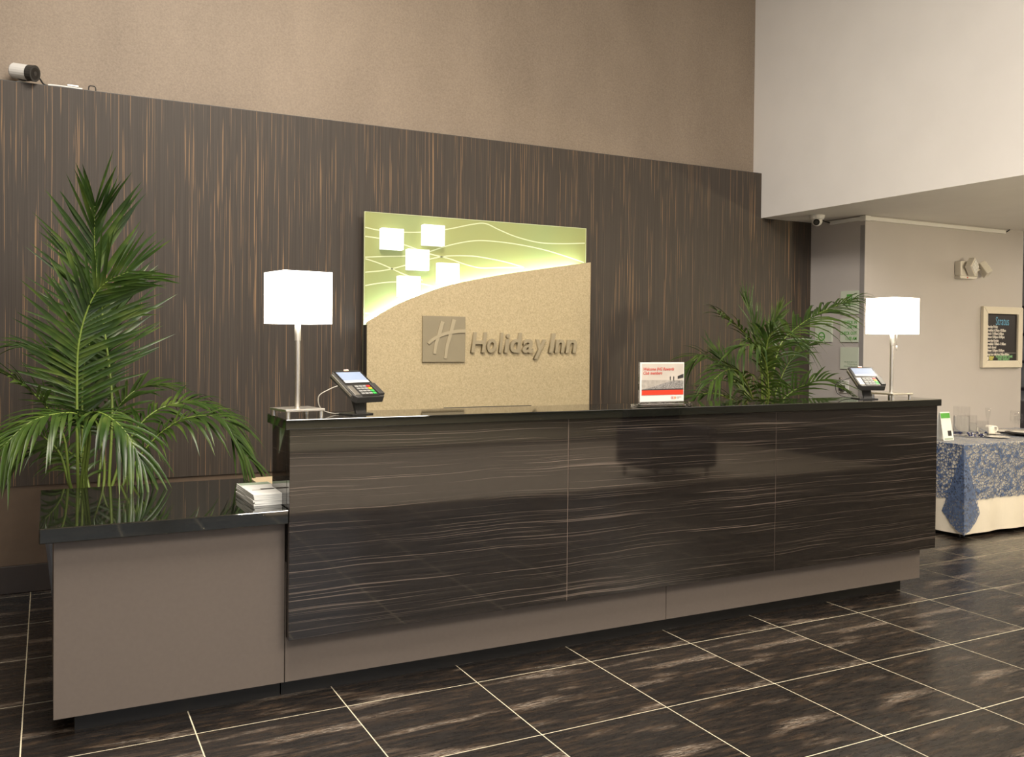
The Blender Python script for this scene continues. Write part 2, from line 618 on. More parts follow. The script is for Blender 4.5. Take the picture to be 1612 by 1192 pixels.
# ------------------------------------------------------------------ setting: floor
floor = struct(box('floor', 'grout', (-6, 13, -9, 9.5, -.12, -.0007)), 'dark rust-streaked square tile floor with pale grout', 'floor')
T = .6096
tile_me = None
G = .005
near, far = [], []
for i in range(-10, 21):
    for j in range(-14, 10):
        x0 = 1.1336 + i * T; y0 = 3.7176 + j * T
        if x0 < -6 or x0 + T > 13 or y0 < -9 or y0 + T > 9.5:
            continue
        cx_, cy_ = x0 + T / 2, y0 + T / 2
        d = Vector((cx_, cy_, -1.56))
        z = d.dot(c_fw)
        u = d.dot(c_right) / max(z, .01); v = -d.dot(c_up) / max(z, .01)
        if z > 1.2 and abs(u) < .72 and -.2 < v < .60 and cy_ < 7.2 and cx_ < 11.5:
            near.append((z, cx_, cy_))
        else:
            far.append((cx_, cy_))
near.sort()
for z, x, y in near[290:]:
    far.append((x, y))
near = near[:290]
h = T / 2 - G / 2
for z, x, y in near:
    if tile_me is None:
        o = MB().box(-h, h, -h, h, -.012, 0).build('tile', 'tile', floor, bevel=.0005)
        tile_me = o.data
    else:
        o = bpy.data.objects.new('tile', tile_me)
        COL.objects.link(o)
        o.parent = floor
    o.location = (x, y, 0)
fm = MB()
for x, y in far:
    fm.box(x - h, x + h, y - h, y + h, -.012, 0)
tag(fm.build('tile_field', 'tile', floor), kind='stuff')
rug = tag(box('area_rug', 'rug', (1.7, 9.4, -4.3, -.35, 0.0005, .012), None, (5.8, -3.0, 0), .003), 'large plain beige rug in the lobby, mirrored in the desk front', 'rug')

# ------------------------------------------------------------------ setting: walls
YP, YU, ZP = 6.24, 6.35, 3.086
struct(box('wall_back', 'wallpaper', (-6, 5.72, YU, YU + .15, ZP - .2, 5.6)), 'tan shimmering wallpaper above the dark wood panelling', 'wall')
pw = struct(box('trim_1', 'zebra_v', (-6, 6.34, YP, YU + .05, .648, ZP)), 'dark brown vertically streaked wood panelling behind the desk', 'wall panelling')
box('panel_ledge', 'charcoal', (-6, 5.72, YP + .002, YU, ZP, ZP + .004), pw)
struct(box('wall_back_lower', 'brown_wall', (-6, 6.34, YP + .012, YU + .05, .0, .648)), 'plain brown wall strip below the wood panelling', 'wall')
struct(box('baseboard_back', 'baseboard', (-6, 6.32, YP - .008, YP + .012, .0, .167), bevel=.003), 'dark brown baseboard along the back wall', 'baseboard')
XB, ZS = 5.708, 2.6855
struct(MB().box(XB, 13, -9, YU, ZS, 5.6).build('wall_right_upper', 'white_wall'), 'off-white bulkhead wall hanging over the dining area', 'wall')
XC, YF, XE = 6.324, 5.611, 8.515
struct(MB().box(XC, XE, YF, YU + .05, 0, ZS).build('wall_right', 'grey_wall'), 'warm grey wall block with signs and chalkboard', 'wall')
struct(box('wall_left', 'wallpaper', (-6.15, -6, -9, 6.5, 0, 5.6)), 'tan wall at the far left of the lobby', 'wall')
struct(box('ceiling', 'ceiling', (-6.15, 13, -9, 6.5, 5.6, 5.75)), 'plain pale ceiling high above the lobby', 'ceiling')
wf = MB().box(-6, 13, -9.2, -9, 0, 2.3).box(-6, 13, -9.2, -9, 5.2, 5.6)
for x in (-6, -2.2, 1.6, 5.4, 9.2, 12.7):
    wf.box(x, x + .3, -9.2, -9, 2.3, 5.2)
struct(wf.build('wall_front', 'baseboard'), 'dark brown entrance wall with wide high windows behind the camera', 'wall')
struct(box('wall_dining_side', 'grey_wall', (13, 13.15, -9, 9.6, 0, 5.6)), 'grey side wall at the end of the dining area', 'wall')
struct(box('wall_dining_back', 'dark_bar', (8.3, 13, 9.3, 9.45, 0, 2.75)), 'dark back wall of the bar beyond the grey wall', 'wall')
struct(MB().box(8.4, 13, YU, 9.5, ZS, 2.8).build('ceiling_bar', 'white_wall'), 'low pale ceiling over the bar', 'ceiling')

# corner guard, cable raceway
cg = thing('corner_guard', (XC, YF, 0), 'grey vertical guard strip on the corner of the grey wall', 'corner guard', kind='structure')
MB().box(XC - .004, XC, YF, YF + .05, .2, 2.6).build('guard_side', 'guard', cg, (XC, YF, 0), .001)
MB().box(XC - .004, XC + .012, YF - .004, YF, .2, 2.6).build('guard_front', 'grey_wall', cg, (XC, YF, 0), .001)
rw = thing('cable_raceway', (XC, YF, 2.64), 'thin white cable raceway running under the low ceiling round the wall corner', 'raceway')
og = (XC, YF, 2.64)
MB().box(XC - .02, XC, YF + .03, 6.0, 2.640, 2.672).build('raceway_channel', 'white', rw, og, .002)
MB().box(XC + .03, 8.22, YF - .02, YF, 2.640, 2.672).build('raceway_channel', 'white', rw, og, .002)
MB().box(XC - .026, XC + .04, YF - .026, YF + .04, 2.634, 2.677).build('corner_cover', 'white', rw, og, .003)
MB().tube(bez([(XC - .01, 5.99, 2.655), (6.26, 6.02, 2.672), (6.15, 5.95, 2.678), (6.06, 5.86, 2.678)]), .005, 6).build('wire', 'steel_wire', rw, og, smooth=True)
MB().tube(bez([(8.215, YF - .012, 2.655), (8.25, YF - .014, 2.665), (8.28, YF - .014, 2.682)]), .005, 6).build('wire', 'steel_wire', rw, og, smooth=True)

# dome security camera under the soffit
dc = thing('dome_camera', (5.985, 5.84, 2.6), 'small white dome security camera under the low ceiling', 'camera')
og = (5.985, 5.84, 2.6)
MB().lathe([(.066, .0855), (.066, .07), (.058, .052), (.05, .045)], og, 24).build('mount', 'white', dc, og, smooth=True)
eb = MB()
prof = [(.046 * math.sin(a), -.046 * math.cos(a)) for a in [math.pi * k / 10 for k in range(11)]]
MB().lathe([(max(r, .001), z) for r, z in prof], (5.985, 5.84, 2.635), 20, False).build('eyeball', 'white', dc, og, smooth=True)
d = Vector((-.75, -.6, -.35)).normalized()
cc = Vector((5.985, 5.84, 2.635))
MB().tube([cc + d * .038, cc + d * .05], .027, 18).build('lens_ring', 'black', dc, og)
MB().tube([cc + d * .05, cc + d * .053], .015, 14).build('lens', 'charcoal', dc, og)

# bullet camera on the ledge of the panelling
bc = thing('bullet_camera', (-.14, 6.29, ZP + .004), 'white bullet security camera with black lens hood on the panelling ledge', 'camera')
og = (-.14, 6.29, ZP + .004)
a = Vector((-.19, 6.27, 3.160)); dd = Vector((.80, -.55, -.16)).normalized()
MB().tube([a, a + dd * .012, a + dd * .11], [.038, .046, .046], 20).build('housing', 'white', bc, og, smooth=False)
MB().tube([a + dd * .11, a + dd * .15], [.047, .049], 20).build('hood', 'charcoal', bc, og)
MB().tube([a + dd * .15, a + dd * .151], .036, 20).build('lens', 'black', bc, og)
MB().tube([a + dd * .151, a + dd * .153], .013, 12).build('lens_centre', 'charcoal', bc, og)
MB().tube([a + dd * .04 + Vector((0, 0, -.03)), (-.14, 6.29, ZP + .012)], .012, 10).lathe([(.03, 0), (.03, .01)], og, 16).build('bracket', 'white', bc, og)
MB().tube(bez([a + dd * .02 + Vector((0, 0, -.038)), (-.13, 6.23, 3.098), (-.08, 6.22, 3.105), (-.05, 6.25, 3.13), (-.02, 6.27, ZP + .012), (.02, 6.28, ZP + .009)]), .005, 6).build('cable', 'steel_wire', bc, og, smooth=True)
lc = tag(MB().tube(bez([(.0, 6.26, ZP + .01), (.06, 6.258, ZP + .012), (.13, 6.256, ZP + .011), (.19, 6.258, ZP + .01)]), .006, 6).build('white_cable', 'white', None, (.1, 6.26, ZP + .004), smooth=True), 'short white cable lying on the panelling ledge', 'cable')
tag(MB().box(.105, .17, 6.248, 6.272, ZP + .016, ZP + .028).build('cable_connector', 'chrome', None, (.137, 6.26, ZP + .016), .003), 'small connector joining the white cable on the ledge', 'connector')
tag(MB().tube(bez([(.225, 6.25, ZP + .008), (.228, 6.25, ZP + .03), (.245, 6.25, ZP + .035), (.262, 6.25, ZP + .03), (.265, 6.25, ZP + .008)]), .0035, 6).build('cable_loop', 'steel_wire', None, (.245, 6.25, ZP + .004), smooth=True), 'small dark loop of cable standing on the ledge', 'cable')

# emergency light on the grey wall
el = thing('emergency_light', (7.63, YF, 2.2), 'beige twin-head emergency light on the grey wall above the chalkboard', 'emergency light')
og = (7.63, YF, 2.2)
MB().box(7.50, 7.75, YF - .07, YF, 2.20, 2.34).build('housing', 'cream', el, og, .012)
MB().prism_xz([(7.50, 2.20), (7.51, 2.178), (7.735, 2.178), (7.75, 2.20)], YF - .06, YF).build('lower_cover', 'cream', el, og, .003)
MB().box(7.60, 7.612, YF - .064, YF - .06, 2.183, 2.193).build('indicator', 'red', el, og)


def lamp_head(c, rot, sz, nm):
    mb = MB().box(-sz, sz, -.03, .03, -sz, sz)
    mtx = Matrix.Translation(c) @ rot
    mb.v = [tuple(mtx @ Vector(p)) for p in mb.v]
    hd = mb.build('lamp_head', 'cream', el, og, .008)
    mb = MB()
    for k in range(-2, 3):
        mb.box(-sz * .8, sz * .8, -.035, -.028, k * sz * .34 - .006, k * sz * .34 + .006)
    mb.v = [tuple(mtx @ Vector(p)) for p in mb.v]
    mb.build('lens', 'white', hd, (0, 0, 0))
    for v in hd.children[0].data.vertices:
        v.co -= Vector(og)


lamp_head((7.60, YF - .11, 2.285), Matrix.Rotation(R(12), 4, 'Z') @ Matrix.Rotation(R(45), 4, 'Y'), .062, 'a')
lamp_head((7.83, YF - .07, 2.275), Matrix.Rotation(R(62), 4, 'Z') @ Matrix.Rotation(R(-28), 4, 'X') @ Matrix.Rotation(R(20), 4, 'Y'), .062, 'b')
MB().tube([(7.74, YF - .035, 2.27), (7.82, YF - .05, 2.27)], .014, 10).build('arm', 'cream', el, og)
MB().tube([(7.60, YF - .08, 2.285), (7.60, YF - .05, 2.285)], .02, 10).build('arm', 'cream', el, og)

# framed chalkboard
cb = thing('chalkboard', (8.18, YF, 1.345), 'framed black menu chalkboard headed Stratus with opening hours', 'chalkboard')
og = (8.18, YF, 1.345)
x0, x1, z0, z1 = 7.885, 8.48, 1.345, 1.93
w = .068
yb, yf = YF - .002, YF - .035
fr = [[(x0, z0), (x1, z0), (x1 - w, z0 + w), (x0 + w, z0 + w)], [(x1, z0), (x1, z1), (x1 - w, z1 - w), (x1 - w, z0 + w)],
      [(x1, z1), (x0, z1), (x0 + w, z1 - w), (x1 - w, z1 - w)], [(x0, z1), (x0, z0), (x0 + w, z0 + w), (x0 + w, z1 - w)]]
for q in fr:
    MB().prism_xz(q, yf, yb).build('frame_rail', 'frame', cb, og, .004)
MB().box(x0 + w, x1 - w, YF - .016, yb, z0 + w, z1 - w).build('board', 'board', cb, og)
yt = YF - .0175
text('title', 'Stratus', .115, (8.19, yt, 1.755), 'chalk_blue', cb, og, align='CENTER', sx=.62, extrude=.0006)
lines = [('Monday-Friday', 1.727), ('Breakfast 6:30am-10:30am', 1.692), ('Lunch 11:00am-2:00pm', 1.660), ('Dinner 5:00pm-10:00pm', 1.628), ('Saturday-Sunday', 1.594),
         ('Breakfast 7:00am-11:00am', 1.562), ('Lunch closed', 1.530), ('Dinner 5:00pm-10:00pm', 1.498), ('Happy hour daily from 5:00pm-8:00pm', 1.463)]
for s, z in lines:
    text('writing', s, .036 if len(s) < 30 else .029, (7.962, yt, z), 'chalk_white', cb, og, sx=.74, offset=.0008, extrude=.0005)
text('writing', 'SUNDAY', .026, (8.0, yt, 1.437), 'chalk_yellow', cb, og, sx=.7, offset=.001, extrude=.0005)
text('writing', 'TICKET', .026, (8.0, yt, 1.418), 'chalk_yellow', cb, og, sx=.7, offset=.001, extrude=.0005)
text('writing', 'PLAYING EVERY GAME', .032, (8.10, yt, 1.441), 'chalk_green', cb, og, sx=.78, offset=.0006, extrude=.0005)
text('writing', 'EVERY SUNDAY', .032, (8.13, yt, 1.416), 'chalk_green', cb, og, sx=.78, offset=.0006, extrude=.0005)
MB().prism_xz([(7.976, 1.415), (7.992, 1.422), (7.993, 1.452), (7.976, 1.449), (7.959, 1.452), (7.960, 1.422)], yt - .0005, yt + .001).build('shield_drawing', 'chalk_white', cb, og)
MB().box(7.96, 8.40, yt - .0005, yt + .001, 1.485, 1.487).build('chalk_line', 'chalk_white', cb, og)

# acrylic signs on the left face of the grey wall
xs = XC - .008


def wall_sign(y0, y1, z0, z1, label):
    t = thing('wall_sign', (XC, (y0 + y1) / 2, z0), label, 'sign', group='frosted acrylic signs beside the desk')
    MB().box(XC - .010, XC, y0, y1, z0, z1).build('plate', 'sign_acrylic', t, t.location, .001)
    return t


s1 = wall_sign(5.665, 5.868, 1.822, 2.03, 'pale acrylic wall sign with a green H emblem, highest of the signs')
og = tuple(s1.location)
MB().box(XC - .0115, XC - .010, 5.735, 5.795, 1.935, 2.0).build('emblem', 'green_ink', s1, og)
text('emblem_letter', 'H', .055, (XC - .0118, 5.787, 1.946), 'sign_acrylic', s1, og, FACE_LEFT, .0004, .25, sx=.9)
text('lettering', 'Holiday Inn', .03, (XC - .0112, 5.766, 1.902), 'green_ink', s1, og, FACE_LEFT, .0004, .2, 'CENTER')
s2 = wall_sign(5.663, 5.866, 1.574, 1.785, 'pale acrylic sign listing check in and check out times')
og = tuple(s2.location)
for s, z in (('CHECK IN', 1.738), ('3:00 PM', 1.697), ('CHECK OUT', 1.641), ('11:00 AM', 1.595)):
    text('lettering', s, .040, (XC - .0112, 5.676, z), 'green_ink', s2, og, FACE_LEFT, .0004, 0, 'RIGHT', .0006, .82)
s3 = wall_sign(5.658, 5.862, 1.335, 1.53, 'pale acrylic sign with three lines of small print, lowest of the signs')
og = tuple(s3.location)
for z, l in ((1.395, .14), (1.376, .105), (1.357, .135)):
    mb = MB()
    y = 5.672
    while y < 5.672 + l:
        wd = .012 + .018 * random.random()
        mb.box(XC - .0112, XC - .010, y, y + wd, z, z + .009)
        y += wd + .006
    mb.build('small_print', 'pale_ink', s3, og)
s4 = wall_sign(5.963, 6.166, 1.574, 1.785, 'pale acrylic sign with a green ring symbol beside the wood panelling')
og = tuple(s4.location)
mb = MB()
n = 28
vs, fs = [], []
for k in range(n):
    an = 2 * math.pi * k / n
    for r in (.030, .042):
        for x in (XC - .0112, XC - .010):
            vs.append((x, 6.085 + r * math.cos(an), 1.625 + r * math.sin(an)))
for k in range(n):
    a0, b0 = 4 * k, 4 * ((k + 1) % n)
    fs += [(a0, b0, b0 + 2, a0 + 2), (a0 + 1, a0 + 3, b0 + 3, b0 + 1)]
mb.add(vs, fs).build('ring_symbol', 'green_ink', s4, og)
MB().box(XC - .0112, XC - .010, 6.05, 6.12, 1.621, 1.629).build('ring_bar', 'green_ink', s4, og)
for z, l in ((1.735, .12), (1.715, .09)):
    mb = MB()
    y = 5.975
    while y < 5.975 + l:
        wd = .012 + .018 * random.random()
        mb.box(XC - .0112, XC - .010, y, y + wd, z, z + .010)
        y += wd + .006
    mb.build('small_print', 'pale_ink', s4, og)
# wall phone jack / outlet with plug
ot = thing('wall_outlet', (XC, 5.82, 1.14), 'white wall plate with a plugged-in adapter behind the desk end', 'outlet')
og = (XC, 5.82, 1.14)
MB().box(XC - .008, XC, 5.765, 5.875, 1.12, 1.235).build('plate', 'white', ot, og, .003)
MB().box(XC - .04, XC - .008, 5.80, 5.85, 1.14, 1.19).build('plug', 'charcoal', ot, og, .004)
MB().tube([(XC - .03, 5.845, 1.25), (XC - .008, 5.845, 1.25)], .010, 10).build('knob', 'chrome', ot, og)

# ------------------------------------------------------------------ reception desk
XL, XR = .9078, 4.9667
og = (2.9, 3.96, 0)
desk = thing('reception_desk', og, 'long high reception desk with glossy dark streaked wood front', 'desk')
MB().box(.91, 4.8256, 3.9598, 4.10, 0, .085).build('toe_kick', 'kick', desk, og)
MB().box(XL + .001, 2.9225, 3.881, 3.90, .0835, .60).build('base_panel', 'taupe', desk, og, .001)
MB().box(2.9255, 4.9038, 3.881, 3.90, .0835, .60).build('base_panel', 'taupe', desk, og, .001)
MB().box(XL + .015, 4.90, 3.90, 4.14, .085, .60).build('base_body', 'taupe', desk, og)
seams = [XL, 2.2745, 3.6275, XR]
for k in range(3):
    MB().box(seams[k] + (.0 if k == 0 else .0015), seams[k + 1] - (.0 if k == 2 else .0015), 3.8187, 3.84, .2809, 1.1769).build('front_panel', 'zebra_h', desk, og, .0012)
for k in (1, 2):
    MB().box(seams[k] - .0015, seams[k] + .0015, 3.822, 3.842, .2809, 1.1769).build('seam_strip', 'seam', desk, og)
MB().box(XL + .003, XR - .003, 3.84, 3.8805, .2809, 1.1769).build('panel_backing', 'zebra_h', desk, og)
MB().box(XL + .002, XL + .02, 3.8805, 4.155, .60, 1.1769).build('side_panel', 'zebra_h', desk, og, .001)
MB().box(XR - .02, XR - .002, 3.8805, 4.155, .60, 1.1769).build('side_panel', 'zebra_h', desk, og, .001)
MB().box(XL + .02, XR - .02, 3.8805, 4.14, .60, 1.176).build('body', 'taupe', desk, og)
MB().box(XL + .027, XR - .02, 4.14, 4.80, .805, .8345).build('staff_worktop', 'beige_paper', desk, og, .002)
for x in (XL + .02, 2.9, XR - .05):
    MB().box(x, x + .03, 4.14, 4.78, .0, .805).build('support_panel', 'taupe', desk, og)
ut = tag(MB().box(.887, 4.982, 3.80, 4.16, 1.1769, 1.2195).build('granite_countertop', 'granite', None, (2.93, 3.98, 1.1769), .003), 'long polished black granite top on the high desk', 'countertop')

og = (.46, 3.96, 0)
low = thing('low_counter', og, 'low taupe counter section at the left end of the desk', 'counter')
MB().box(.1, .905, 3.9598, 4.10, 0, .0835).build('toe_kick', 'kick', low, og)
MB().box(.1, .115, 4.10, 4.60, 0, .0835).build('toe_kick', 'kick', low, og)
MB().box(.024, .905, 3.881, 3.90, .0835, .7774).build('front_panel', 'taupe', low, og, .001)
MB().box(.024, .042, 3.90, 4.70, .0835, .7774).build('side_panel', 'taupe', low, og, .001)
MB().box(.042, .905, 3.90, 4.70, .0835, .10).build('floor_panel', 'taupe', low, og)
MB().box(.042, .905, 4.68, 4.70, .10, .7774).build('back_panel', 'taupe', low, og)
tag(MB().box(-.026, .9075, 3.822, 4.79, .7774, .8356).build('granite_countertop', 'granite', None, (.44, 4.3, .7774), .004), 'polished black granite top on the low counter, reflecting palm fronds', 'countertop')

# brochures and card on the low counter
og = (.88, 4.15, .8356)
bs_ = [(0, .0), (.004, .001), (-.003, .002), (.002, -.001), (0, .001), (-.002, 0)]
for k, (dx, dy) in enumerate(bs_):
    z = .8356 + k * .0085
    b = thing('brochure', (.855, 4.13, z), ('top white brochure of the pile, showing a dark printed figure' if k == len(bs_) - 1 else 'white brochure in the pile on the low counter, %s' % ('lowest of all', 'second from the bottom', 'third from the bottom', 'third from the top', 'second from the top')[k]), 'brochure', rz=R(2 + dx * 300), group='brochures on the low counter')
    MB().box(-.072, .072, -.17, .17, .0003, .0082).build('pages', 'paper', b, bevel=.0008)
    if k == len(bs_) - 1:
        MB().box(-.068, .068, .10, .165, .0082, .0088).build('green_band', 'pale_ink', b)
        MB().box(-.01, .05, -.05, -.02, .0082, .0088).build('printed_figure', 'print_dark', b)
        MB().box(-.05, -.012, -.055, -.04, .0082, .0088).build('printed_line', 'print_sea', b)

# ------------------------------------------------------------------ lamps
def table_lamp(loc, rz, label, chain):
    t = thing('table_lamp', loc, label, 'lamp', rz, group='table lamps on the reception desk')
    MB().box(-.09, .09, -.09, .09, .026, .036).build('base_plate', 'chrome', t, bevel=.0015)
    for sx in (-1, 1):
        for sy in (-1, 1):
            MB().lathe([(.010, 0), (.010, .0262)], (sx * .076, sy * .076, 0), 12).build('foot', 'chrome', t)
    MB().lathe([(.02, .02), (.02, .027)], (0, 0, 0), 14).build('nut', 'chrome', t)
    MB().lathe([(.011, .036), (.011, .33), (.0135, .332), (.0135, .42), (.010, .425), (.010, .46)], (0, 0, 0), 16, True).build('pole', 'chrome', t, smooth=False)
    s = .11
    z0, z1 = .405, .63
    sh = MB()
    for k in range(4):
        a = Matrix.Rotation(k * math.pi / 2, 4, 'Z')
        q = MB().box(-s, s, -s, -s + .003, z0, z1)
        sh.add([a @ Vector(p) for p in q.v], q.f)
    sh.build('shade', 'shade', t)
    MB().box(-s + .004, s - .004, -.003, .003, .44, .445).box(-.003, .003, -s + .004, s - .004, .44, .445).build('shade_spider', 'chrome', t)
    MB().lathe([(.004, .455), (.02, .47), (.03, .50), (.028, .53), (.012, .55), (.001, .555)], (0, 0, 0), 16).build('bulb', 'bulb', t, smooth=True)
    ch = MB().tube([(.028, -.012, .33), (.028, -.012, .43)], .0016, 6)
    ch.lathe([(.003, 0), (.005, .006), (.005, .03), (.002, .034)], (.028, -.012, .30), 8)
    if chain:
        ch.build('pull_chain', 'chrome', t, smooth=True)
    return t


table_lamp((.975, 3.965, 1.2195), R(10), 'lit square-shaded lamp at the left end of the high desk', False)
table_lamp((4.715, 3.96, 1.2195), R(0), 'lit square-shaded lamp with pull chain at the right end of the high desk', True)

# ------------------------------------------------------------------ card terminals
def terminal(loc, rz, label):
    t = thing('card_terminal', loc, label, 'card terminal', rz, group='card terminals on the desk')
    MB().box(-.06, .06, -.045, .075, 0, .006).build('stand_base', 'charcoal', t, bevel=.002)
    MB().add([(-.028, -.035, .005), (.028, -.035, .005), (.028, -.02, .005), (-.028, -.02, .005), (-.028, .01, .115), (.028, .01, .115), (.028, .03, .115), (-.028, .03, .115)],
             [(0, 3, 2, 1), (4, 5, 6, 7), (0, 1, 5, 4), (1, 2, 6, 5), (2, 3, 7, 6), (3, 0, 4, 7)]).build('stand_arm', 'charcoal', t, bevel=.002)
    tilt = Matrix.Translation((0, .0, .125)) @ Matrix.Rotation(R(31), 4, 'X')

    def part(mb, name, mat, parent, bevel=0):
        mb.v = [tuple(tilt @ Vector(p)) for p in mb.v]
        return mb.build(name, mat, parent, bevel=bevel)
    W, L = .088, .110
    out = [(-W, -L + .02), (-W + .012, -L), (W - .012, -L), (W, -L + .02), (W - .004, L - .012), (W - .016, L), (-W + .016, L), (-W + .004, L - .012)]
    n = len(out)
    vs = [(x, y, -.014) for x, y in out] + [(x * .985, y * .985, .018) for x, y in out]
    body = part(MB().add(vs, [tuple(range(n - 1, -1, -1)), tuple(range(n, 2 * n))] + [(i, (i + 1) % n, n + (i + 1) % n, n + i) for i in range(n)]), 'body', 'charcoal', t, .003)
    part(MB().box(-W - .001, -W + .006, -L + .03, L - .02, .0, .010), 'side_trim', 'chrome', t)
    part(MB().box(W - .006, W + .001, -L + .03, L - .02, .0, .010), 'side_trim', 'chrome', t)
    part(MB().box(-W + .008, W - .008, -.008, L - .008, .0175, .0195), 'screen_bezel', 'black', body, .001)
    part(MB().box(-W + .02, W - .02, .022, L - .02, .0195, .0202), 'screen', 'screen', t)
    part(MB().box(-W + .02, W - .02, .006, .022, .0195, .0202), 'screen_bar', 'screen_light', t)
    part(MB().box(-.012, .012, L - .007, L - .001, .0185, .0225), 'status_light', 'orange', t)
    part(MB().box(-.045, .05, -L + .006, -.016, .0175, .0205), 'keypad', 'black', t, .001)
    part(MB().box(-W + .012, -.05, -L + .02, -.02, .0175, .0200), 'card_reader', 'chrome', t, .001)
    part(MB().box(.052, W - .006, -L + .012, -.01, .0175, .027), 'swipe_ridge', 'charcoal', t, .002)
    cols = ['key', 'key', 'key']
    for r in range(4):
        for c in range(4):
            mat = 'key' if c < 3 else ('key_red', 'key_yellow', 'key_green', 'key_green')[r]
            part(MB().box(-.040 + c * .022, -.022 + c * .022, -.034 - r * .0185, -.022 - r * .0185, .0205, .0225), 'key', mat, t)
    MB().tube(bez([(-.085, .03, .13), (-.12, .045, .115), (-.165, .06, .085), (-.15, .065, .03), (-.09, .06, .006), (-.02, .05, .004), (.04, .065, .006)]), .0022, 6).build('cable', 'pale_wire' if rz > 0 else 'steel_wire', t, smooth=True)
    return t


terminal((1.245, 3.965, 1.2195), R(21), 'card terminal on an angled stand beside the left lamp')
terminal((4.50, 3.97, 1.2195), R(-22), 'card terminal with glare on its screen beside the right lamp')

# ------------------------------------------------------------------ welcome card in acrylic holder
og = (2.92, 3.93, 1.2195)
wc = thing('welcome_card', og, 'small printed welcome card with red band in a clear acrylic holder', 'desk sign')
x0, x1, z0, z1 = 2.775, 3.063, 1.243, 1.452
yf = 3.926
MB().box(x0 - .022, x1 + .022, 3.885, 3.985, 1.2197, 1.231).build('holder_foot', 'acrylic', wc, og, .003)
MB().box(x0 - .022, x1 + .022, 3.90, 3.918, 1.231, 1.2425).build('holder_lip', 'acrylic', wc, og, .003)
MB().box(x0 - .004, x1 + .004, 3.934, 3.940, 1.231, z1 + .004).build('holder_back', 'acrylic', wc, og, .001)
cd = MB().box(x0, x1, 3.930, 3.9335, z0, z1).build('card', 'paper', wc, og)
b = (x1 - x0)


def PX(u):
    return x0 + u * b


def PZ(v):
    return z0 + v * (z1 - z0)


def flat(nm, mat, pts, y):
    MB().prism_xz([(PX(u), PZ(v)) for u, v in pts], y, y + .0004).build(nm, mat, cd, og)


flat('printed_sky', 'print_sky', [(.035, .31), (.985, .31), (.985, .965), (.035, .965)], 3.9296)
flat('printed_sea', 'print_sea', [(.035, .30), (.9, .30), (.9, .54), (.035, .55)], 3.9292)
flat('printed_beach', 'print_sand', [(.05, .31), (.985, .31), (.985, .53), (.72, .525), (.55, .47), (.3, .38)], 3.9288)
flat('printed_headland', 'print_dark', [(.85, .57), (.985, .60), (.985, .70), (.93, .68), (.85, .64)], 3.9288)
flat('printed_shore', 'print_dark', [(.035, .285), (.985, .285), (.985, .325), (.035, .31)], 3.9284)
for u in (.68, .76):
    flat('printed_figure', 'print_dark', [(u - .008, .53), (u + .008, .53), (u + .012, .62), (u, .645), (u - .012, .62)], 3.9284)
flat('red_band', 'red', [(.035, .165), (.985, .165), (.985, .29), (.035, .29)], 3.9280)
flat('logo_mark', 'red_ink', [(.70, .055), (.765, .055), (.765, .115), (.70, .115)], 3.9290)
flat('logo_mark', 'orange_ink', [(.775, .055), (.81, .055), (.81, .115), (.775, .115)], 3.9290)
text('lettering', 'IHG', .013, (PX(.703), 3.9282, PZ(.062)), 'paper', cd, og, extrude=.0002, offset=.0003)
text('small_print', 'REWARDS', .009, (PX(.825), 3.9290, PZ(.09)), 'print_sea', cd, og, extrude=.0002, sx=.8)
text('small_print', 'CLUB', .009, (PX(.825), 3.9290, PZ(.06)), 'print_sea', cd, og, extrude=.0002, sx=.8)
text('lettering', 'Welcome IHG Rewards', .0235, (PX(.06), 3.9290, PZ(.79)), 'red_ink', cd, og, extrude=.0003, shear=.3, offset=.0004, sx=.88)
text('lettering', 'Club members', .0235, (PX(.06), 3.9290, PZ(.69)), 'red_ink', cd, og, extrude=.0003, shear=.3, offset=.0004, sx=.88)

# monitor behind the desk
og = (2.14, 4.5, .8345)
mo = thing('computer_monitor', og, 'black monitor whose thin top edge shows behind the desk', 'monitor')
MB().box(1.88, 2.404, 4.44, 4.47, .90, 1.199).build('display', 'black', mo, og, .004)
MB().box(1.90, 2.384, 4.47, 4.472, .92, 1.18).build('screen', 'screen', mo, og)
MB().box(2.11, 2.17, 4.40, 4.44, .845, 1.0).build('stem', 'black', mo, og, .003)
MB().box(2.03, 2.25, 4.34, 4.56, .8345, .846).build('foot', 'black', mo, og, .003)

# ------------------------------------------------------------------ illuminated wall sign
og = (2.87, 6.12, .7)
sg = thing('hotel_sign', og, 'illuminated hotel sign of green glass and beige panel with raised lettering', 'sign')
GX0, GX1, GZ1 = 1.976, 3.794, 2.453
gl = MB().box(GX0, GX1, 6.14, 6.155, 1.1, GZ1).build('glass_panel', 'green_glass', sg, og)
MB().box(GX0 - .004, GX0, 6.138, 6.157, 1.1, GZ1 + .004).box(GX0, GX1, 6.138, 6.157, GZ1, GZ1 + .004).box(GX1, GX1 + .004, 6.138, 6.157, 1.1, GZ1 + .004).build('glass_edge', 'glass_edge', gl, og)
LX0, LX1 = 1.966, 3.775
cur = [(1.962, 1.679), (2.10, 1.760), (2.25, 1.836), (2.54, 1.945), (2.80, 2.008), (3.052, 2.059), (3.40, 2.118), (3.775, 2.179)]
cc = [(p.x, p.y) for p in bez([(x, z, 0) for x, z in cur], 5)]
pan = MB().prism_xz([(LX0, .75), (LX1, .75)] + [(x, z) for x, z in reversed(cc)], 6.03, 6.045).build('front_panel', 'textile', sg, og)
MB().box(LX0, LX0 + .012, 6.045, 6.13, .75, 1.66).build('side_return', 'charcoal', sg, og)
MB().box(LX1 - .012, LX1, 6.045, 6.13, .75, 2.16).build('side_return', 'charcoal', sg, og)
